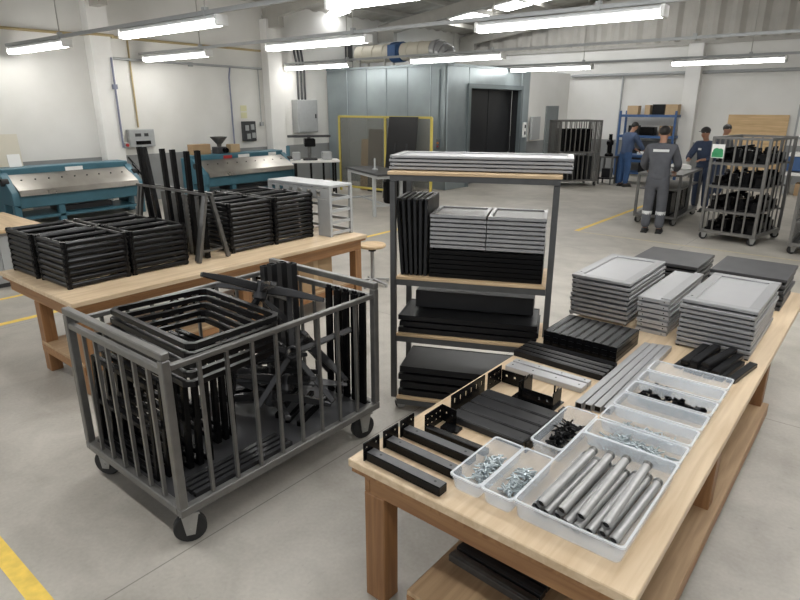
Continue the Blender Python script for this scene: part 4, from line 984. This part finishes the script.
for ch in list(c2.children):
    if ch.name.startswith('card'):
        for g in list(ch.children): bpy.data.objects.remove(g)
        bpy.data.objects.remove(ch)
c3 = tall_cart('tall dark cage cart of upright black panels near the partition door', 1.25, .80, 1.82, (.16, .95), 7)
c3.location = (-7.35, 16.9, 0); c3.rotation_euler = (0, 0, R(48))
for k, x in enumerate((-.42, -.33, -.15, .02, .18, .27, .36)):
    bm = new(); b2(bm, -.03, .03, -.28, .28, 0, .62); tag(mesh('metal_sheet', bm, 'black', loc=local(c3, x, 0, .963), rot=(0, 0, R(48)), bevel=.004), f'black panel upright on the far cage cart upper shelf, {NTH[k]} from its door side', 'panel', 'black panels on the far cage cart')
for k, x in enumerate((-.42, -.30, -.18, -.06, .06, .18, .30, .42)):
    bm = new(); b2(bm, -.035, .035, -.28, .28, 0, .66); tag(mesh('metal_sheet', bm, 'dark', loc=local(c3, x, 0, .173), rot=(0, 0, R(48)), bevel=.004), f'dark panel upright on the far cage cart lower shelf, {NTH[k]} from its door side', 'panel', 'dark panels on the far cage cart')

# trolley table between the two workers
t = thing('trolley_table', 'grey steel trolley table between two workers', 'trolley', (-3.50, 12.90, 0), R(2)); tr = t
W, D = .80, 1.75; x0, y0 = -W/2, -D/2
for x in (x0, -x0-.045):
    for y in (y0, -.022, -y0-.045):
        bm = new(); b2(bm, x, x+.045, y, y+.045, .18, .93); mesh('leg', bm, 'steel', t)
bm = new(); b2(bm, x0, -x0, y0, -y0, .93, .975); mesh('top', bm, 'steel', t, bevel=.004)
bm = new(); b2(bm, x0, -x0, y0, -y0, .13, .179); mesh('lower_deck', bm, 'steel', t, bevel=.004)
bm = new(); b2(bm, x0+.05, -x0-.05, y0+.05, -y0-.05, .66, .69); mesh('middle_shelf', bm, 'steel', t)
for x in (x0+.07, -x0-.07):
    for y in (y0+.08, -y0-.08): caster(t, x, y, .06, .7, .13)
for k, (x, y, w, d, h, m, lab) in enumerate(((.0, -.5, .3, .22, .06, 'frost', 'pale metal part on the trolley top nearest the grey coverall worker'), (-.12, -.05, .3, .3, .05, 'black', 'flat black part in the middle of the trolley top'), (.05, .4, .4, .3, .07, 'white', 'white tray on the trolley top in front of the capped worker'))):
    bm = new(); b2(bm, -w/2, w/2, -d/2, d/2, 0, h); b2(bm, -w/3, w/3, -d/3, d/3, h, h+.02); tag(mesh('metal_part', bm, m, loc=local(t, x, y, .976), rot=(0, 0, .2*k), bevel=.006), lab, 'part')
for k in range(4):
    bm = new(); b2(bm, -.25, .25, -.17, .17, 0, .44); tag(mesh('parts_crate', bm, 'black', loc=local(t, 0, -.62+.41*k, .181), rot=(0, 0, R(2)), bevel=.01), f'black crate on the trolley lower deck, {NTH[k]} from the grey coverall worker', 'crate', 'black crates under the trolley')

# blue worktable, blue shelf and boxes at the back wall
t = thing('work_table', 'blue steel worktable in front of the blue shelf at the back', 'table', (-5.75, 18.35, 0)); wt = t
bm = new(); b2(bm, -.75, .85, -.35, .4, .78, .84); mesh('top', bm, 'blue', t, bevel=.006)
for x in (-.7, .74):
    for y in (-.32, .31):
        bm = new(); b2(bm, x, x+.07, y, y+.07, 0, .78); mesh('leg', bm, 'blue', t)
bm = new(); b2(bm, -.63, .74, -.3, .35, .3, .34); mesh('lower_shelf', bm, 'blue', t)
for k, (x, z, m, s, lab) in enumerate(((-.1, .841, 'white', (.3, .2, .08), 'white box on the blue worktable'), (.4, .841, 'dark', (.4, .3, .25), 'dark toolbox on the blue worktable'), (.1, .341, 'dark', (.5, .3, .28), 'dark crate on the lower shelf of the blue worktable'))):
    bm = new(); b2(bm, -s[0]/2, s[0]/2, -s[1]/2, s[1]/2, 0, s[2]); tag(mesh('tool_box', bm, m, loc=(-5.75+x, 18.38, z), bevel=.01), lab, 'box')
t = thing('wall_shelf', 'blue steel shelf unit with cartons against the back wall', 'shelf', (-7.35, 20.25, 0))
for x in (0, 1.72):
    for y in (0, .56):
        bm = new(); b2(bm, x, x+.06, y, y+.06, 0, 2.05); mesh('post', bm, 'blue', t)
for z in (.45, 1.22, 1.86):
    bm = new(); b2(bm, .0, 1.78, -.01, .63, z, z+.075); mesh('shelf', bm, 'blue', t)
for k, (x, z, s, m, lab) in enumerate(((-6.98, 1.936, (.34, .3, .27), 'cardlight', 'pale carton on the top of the blue shelf, nearest the conduit'), (-6.52, 1.936, (.16, .3, .29), 'cardlight', 'narrow carton on the top of the blue shelf'),
        (-6.17, 1.936, (.36, .35, .31), 'black', 'black carton on the top of the blue shelf'), (-5.78, 1.936, (.36, .35, .31), 'cardlight', 'wide carton on the top of the blue shelf, nearest the column'),
        (-6.9, 1.296, (.3, .3, .3), 'dark', 'dark bin on the middle blue shelf, nearest the conduit'), (-6.45, 1.296, (.45, .3, .26), 'black', 'black bin in the centre of the middle blue shelf'), (-5.9, 1.296, (.35, .3, .3), 'card', 'brown carton on the middle blue shelf'),
        (-6.8, .526, (.5, .35, .35), 'dark', 'dark crate on the lowest blue shelf'), (-6.0, .526, (.5, .35, .4), 'black', 'black crate on the lowest blue shelf'))):
    bm = new(); b2(bm, -s[0]/2, s[0]/2, -s[1]/2, s[1]/2, 0, s[2]); b2(bm, -.03, .03, -s[1]/2-.001, s[1]/2+.001, s[2], s[2]+.001); tag(mesh('carton', bm, m, loc=(x, 20.52, z), bevel=.006), lab, 'box')
t = thing('bench_vise', 'dark pillar tool on a grey stand beside the man in blue', 'tool stand', (-6.62, 17.75, 0))
bm = new(); b2(bm, -.22, .22, -.22, .22, .76, .80); mesh('top', bm, 'steel', t)
for x in (-.2, .16):
    for y in (-.2, .16):
        bm = new(); b2(bm, x, x+.04, y, y+.04, 0, .76); mesh('leg', bm, 'steel', t)
bm = new(); b2(bm, -.2, .2, -.2, .2, .15, .19); b2(bm, -.12, .12, -.12, .12, .19, .45); mesh('lower_shelf', bm, 'dark', t)
bm = new(); lathe(bm, [(.12, .80), (.12, .86), (.07, .90), (.07, 1.1), (.10, 1.14), (.10, 1.22), (.05, 1.27), (.05, 1.42)], 16); mesh('pillar', bm, 'black', t)
bm = new(); b2(bm, -4.26, -2.68, 20.9, 20.93, 0, 1.95); tag(mesh('chipboard_sheet', bm, 'ply', loc=(0, 0, .001)), 'big tan chipboard sheet standing against the back wall', 'board')
t = thing('storage_unit', 'blue and white storage bench by the back wall, past the chipboard sheet', 'bench', (-1.35, 18.6, 0))
bm = new(); b2(bm, -.85, 1.2, -.3, .4, .62, .98); mesh('body', bm, 'blue', t, bevel=.01)
bm = new(); b2(bm, -.87, 1.22, -.32, .42, .98, 1.06); mesh('top', bm, 'white', t, bevel=.01)
bm = new(); b2(bm, -.87, 1.22, -.32, .42, .50, .58); mesh('shelf', bm, 'white', t, bevel=.01)
for x in (-.84, 1.12):
    bm = new(); b2(bm, x, x+.07, -.28, .38, 0, .62); mesh('leg', bm, 'frost', t)
bm = new(); b2(bm, -.6, -.1, -.2, .2, 0, .3); tag(mesh('cardboard_box', bm, 'card', loc=(-1.35, 18.6, .001)), 'brown carton on the floor under the blue and white storage bench', 'box')
t = thing('whiteboard', 'grey framed white board on the back wall beside the chipboard sheet', 'board', (-2.45, 20.985, 1.35))
bm = new(); b2(bm, 0, 1.3, -.02, 0, 0, .85); mesh('board', bm, 'white', t)
bm = new(); b2(bm, -.05, 0, -.035, 0, -.05, .9); b2(bm, 1.3, 1.35, -.035, 0, -.05, .9); b2(bm, 0, 1.3, -.035, 0, .85, .9); b2(bm, 0, 1.3, -.06, 0, -.05, 0); mesh('frame', bm, 'frost', t)

# ================================================================ workers
def skinmesh(name, V, E, rad, mat, parent, lv=2):
    me = bpy.data.meshes.new('tmp'); me.from_pydata(V, E, []); o = bpy.data.objects.new('tmp', me); COL.objects.link(o)
    o.modifiers.new('s', 'SKIN'); sk = me.skin_vertices[0].data
    for i, r in enumerate(rad): sk[i].radius = (r, r) if not isinstance(r, tuple) else r; sk[i].use_root = (i == 0)
    sb = o.modifiers.new('b', 'SUBSURF'); sb.levels = lv; sb.render_levels = lv
    dg = bpy.context.evaluated_depsgraph_get(); m2_ = bpy.data.meshes.new_from_object(o.evaluated_get(dg)); m2_.name = name
    bpy.data.objects.remove(o); m2_.materials.clear(); m2_.materials.append(M[mat]); m2_.shade_smooth()
    r_ = bpy.data.objects.new(name, m2_); COL.objects.link(r_); r_.parent = parent; return r_
def person(label, loc, rz, h, pose, top, bottom, cap=None, tape=False, badge=False):
    """Stands at loc facing local +Y; pose gives wrists, elbows and lean."""
    t = thing('person', label, 'person', loc, rz); s = h/1.72; lean = pose.get('lean', .0); nod = pose.get('nod', .03)
    def P(x, y, z):
        if z > .95: y += lean*(z-.95)
        return (x*s, y*s, z*s)
    hd = lean*.55+nod
    V, E, Rr = [], [], []
    def add(p, r, a=None):
        V.append(p); Rr.append(r*s if not isinstance(r, tuple) else (r[0]*s, r[1]*s))
        if a is not None: E.append((a, len(V)-1))
        return len(V)-1
    pel = add(P(0, 0, .96), (.11, .075)); sp = add(P(0, .0, 1.14), (.09, .06), pel); ch = add(P(0, 0, 1.34), (.10, .065), sp); nk = add(P(0, .0, 1.46), .055, ch)
    nk2 = add(P(0, .015+nod*.3, 1.53), .052, nk); h1 = add(P(0, .03+nod*.6, 1.585), (.066, .078), nk2); h2 = add(P(0, .02+nod, 1.65), (.074, .09), h1); add(P(0, .0+nod, 1.705), (.045, .055), h2)
    nose = add(P(0, .115+nod, 1.615), .012, h2)
    for sx in (-1, 1): add(P(sx*.078, .01+nod, 1.62), (.010, .018), h2)
    arms, legs = {}, {}
    for sx in (-1, 1):
        el, wr = pose['elbow'], pose['wrist']
        k = 'R' if sx > 0 else 'L'
        e_ = pose.get('elbow'+k, el); w_ = pose.get('wrist'+k, wr)
        sh = P(sx*.185, 0, 1.39); e = P(sx*e_[0], e_[1], e_[2]); w = P(sx*w_[0], w_[1], w_[2]); arms[sx] = (sh, e, w)
        a = add(sh, .050, ch); a = add(e, .042, a); a = add(w, .027, a)
        d = (Vector(w)-Vector(e)).normalized(); side = d.cross(Vector((0, 0, 1)))
        if side.length < .1: side = Vector((1, 0, 0))
        side.normalize()
        pm = add(tuple(Vector(w)+d*.07*s), (.034, .018), a)
        for i, (o_, L) in enumerate(((-.028, .068), (-.009, .080), (.010, .075), (.028, .060))):
            f = add(tuple(Vector(w)+d*(.10*s)+side*o_*s), .0095, pm); f = add(tuple(Vector(w)+d*(.10+L*.6)*s+side*o_*s+Vector((0, 0, -.012*s))), .0085, f); add(tuple(Vector(w)+d*(.10+L)*s+side*o_*s+Vector((0, 0, -.032*s))), .0075, f)
        th = add(tuple(Vector(w)+d*.05*s+side*(-.042*s*sx)), .011, pm); add(tuple(Vector(w)+d*.085*s+side*(-.058*s*sx)), .009, th)
        hp, kn, an = P(sx*.09, 0, .90), P(sx*.105, .02, .50), P(sx*.11, -.015, .085); legs[sx] = (hp, kn, an)
        a = add(hp, .085, pel); a = add(kn, .055, a); a = add(an, .038, a); add(P(sx*.115, .10, .035), .03, a)
    skinmesh('body', V, E, Rr, 'skin', t)
    # upper garment
    V2 = [P(0, 0, .84), P(0, 0, .98), P(0, 0, 1.14), P(0, 0, 1.35), P(0, .0, 1.47)]; R2 = [(.19, .15), (.185, .142), (.18, .14), (.20, .15), (.085, .08)]; E2 = [(0, 1), (1, 2), (2, 3), (3, 4)]
    for sx in (-1, 1):
        sh, e, w = arms[sx]; w = tuple(Vector(w)*.92+Vector(e)*.08); n = len(V2); V2 += [sh, e, w]; R2 += [.092, .070, .052]; E2 += [(3, n), (n, n+1), (n+1, n+2)]
    skinmesh('jacket', V2, E2, [(r[0]*s, r[1]*s) if isinstance(r, tuple) else r*s for r in R2], top, t)
    V3 = [P(0, 0, 1.04), P(0, 0, .91)]; R3 = [(.175, .135), (.175, .135)]; E3 = [(0, 1)]
    for sx in (-1, 1):
        hp, kn, an = legs[sx]; n = len(V3); V3 += [tuple(Vector(hp)-Vector((0, 0, .07*s))), kn, tuple(Vector(an)-Vector((0, 0, .015)))]; R3 += [.115, .088, .078]; E3 += [(1, n), (n, n+1), (n+1, n+2)]
    tr_ = skinmesh('trousers', V3, E3, [(r[0]*s, r[1]*s) if isinstance(r, tuple) else r*s for r in R3], bottom, t)
    for sx in (-1, 1):
        bm = new(); ball(bm, P(sx*.115, .055, .042), (.055*s, .145*s, .05*s)); b2(bm, (sx*.115-.05)*s, (sx*.115+.05)*s, -.075*s, .185*s, 0, .025*s); mesh('shoe', bm, 'rubber', t)
    hc = P(0, .02+nod, 1.655)
    bm = new(); ball(bm, (hc[0], hc[1]-.012*s, hc[2]+.012*s), (.086*s, .103*s, .088*s), 18, 12)
    bmesh.ops.delete(bm, geom=[v for v in bm.verts if (v.co.z < hc[2]-.015*s and v.co.y > hc[1]-.02*s) or v.co.z < hc[2]-.06*s], context='VERTS'); mesh('hair', bm, 'hair', t, smooth=60)
    if cap:
        bm = new(); ball(bm, (hc[0], hc[1]-.008*s, hc[2]+.022*s), (.094*s, .112*s, .09*s), 18, 12)
        bmesh.ops.delete(bm, geom=[v for v in bm.verts if v.co.z < hc[2]+.012*s], context='VERTS')
        prism(bm, [(-.07*s, hc[1]+.07*s), (.07*s, hc[1]+.07*s), (.06*s, hc[1]+.17*s), (-.06*s, hc[1]+.17*s)], hc[2]+.012*s, hc[2]+.020*s, 'z'); mesh('cap', bm, cap, t, smooth=60)
    for sx in (-1, 1):
        bm = new(); ball(bm, P(sx*.030, .098+nod, 1.652), (.010*s, .008*s, .007*s), 8, 6); mesh('eye', bm, 'paper', t)
        bm = new(); ball(bm, P(sx*.030, .104+nod, 1.652), (.0045*s, .004*s, .0045*s), 8, 6); mesh('pupil', bm, 'hair', t)
    bm = new(); ball(bm, P(0, .094+nod, 1.578), (.024*s, .010*s, .006*s), 8, 6); mesh('lips', bm, 'red', t)
    bm = new(); lathe(bm, [(.078*s, 0), (.082*s, .02*s), (.070*s, .045*s), (.066*s, .045*s), (.072*s, .0)], 18, P(0, .0, 1.44), close=False); mesh('collar', bm, top, t, smooth=60)
    if tape:
        y = P(0, 0, 1.36)[1]
        bm = new(); pts = [(-.12, -.118), (-.06, -.131), (0, -.134), (.06, -.131), (.12, -.118)]
        prism(bm, [(a*s, y+b*s) for a, b in pts]+[(a*s, y+(b+.03)*s) for a, b in pts[::-1]], 1.345*s, 1.385*s, 'z'); mesh('reflective_tape', bm, 'reflect', t)
        for sx in (-1, 1):
            hp, kn, an = legs[sx]; f = .38; c = Vector(kn)*(1-f)+Vector(an)*f
            bm = new(); lathe(bm, [(.079*s, -.03*s), (.080*s, .03*s), (.074*s, .03*s), (.073*s, -.03*s)], 18, c, close=False); mesh('reflective_tape', bm, 'reflect', tr_)
        bm = new(); lathe(bm, [(.17*s, -.02*s), (.172*s, .02*s), (.15*s, .02*s)], 24, close=False)
        mesh('waistband', bm, top, t, loc=P(0, 0, 1.0)).scale = (1, .76, 1)
    if badge:
        bm = new(); b2(bm, .04*s, .10*s, (.118+lean*.37)*s, (.135+lean*.37)*s, 1.29*s, 1.33*s); mesh('name_patch', bm, 'reflect', t)
    return t
person('person in a grey coverall with pale tape, seen from behind at the trolley', (-3.25, 11.2, 0), R(10), 1.84, dict(elbow=(.27, .10, 1.13), wrist=(.22, .33, 1.02), lean=.06, nod=.03), 'greycloth', 'greycloth', tape=True)
person('person in navy workwear and a dark cap leaning over the trolley', (-3.22, 14.32, 0), R(168), 1.74, dict(elbow=(.26, .20, 1.14), wrist=(.16, .42, 1.12), lean=.20, nod=.05), 'navycloth', 'navycloth', cap='hair', badge=True)
person('person in a blue shirt and blue trousers bent over the blue worktable', (-6.02, 17.42, 0), R(-28), 1.74, dict(elbow=(.25, .24, 1.12), wrist=(.16, .48, 1.0), lean=.22, nod=.06), 'bluecloth', 'jeans')
person('person in a grey jacket half hidden behind the carded cage cart', (-3.42, 16.6, 0), R(-120), 1.75, dict(elbow=(.25, .05, 1.12), wrist=(.22, .26, 1.0), lean=.04, nod=.03), 'greycloth', 'navycloth')

# ================================================================ light, camera
w = bpy.data.worlds.new('daylight'); sc.world = w; w.use_nodes = True
bg = w.node_tree.nodes['Background']; bg.inputs[0].default_value = (.93, .96, 1.0, 1); bg.inputs[1].default_value = .6
cam = bpy.data.cameras.new('camera'); co = bpy.data.objects.new('camera', cam); COL.objects.link(co)
co.location = (0, 0, 2.2); co.rotation_euler = (R(90-18.05), 0, R(39.32))
cam.sensor_width = 36; cam.lens = 595.7/800*36; cam.clip_end = 100
sc.camera = co
sc.view_settings.view_transform = 'Standard'; sc.view_settings.look = 'None'; sc.view_settings.gamma = 1; sc.view_settings.use_curve_mapping = False
sc.view_settings.exposure = 0.5
sc.cycles.use_denoising = True
sc.cycles.max_bounces = 8; sc.cycles.transparent_max_bounces = 16
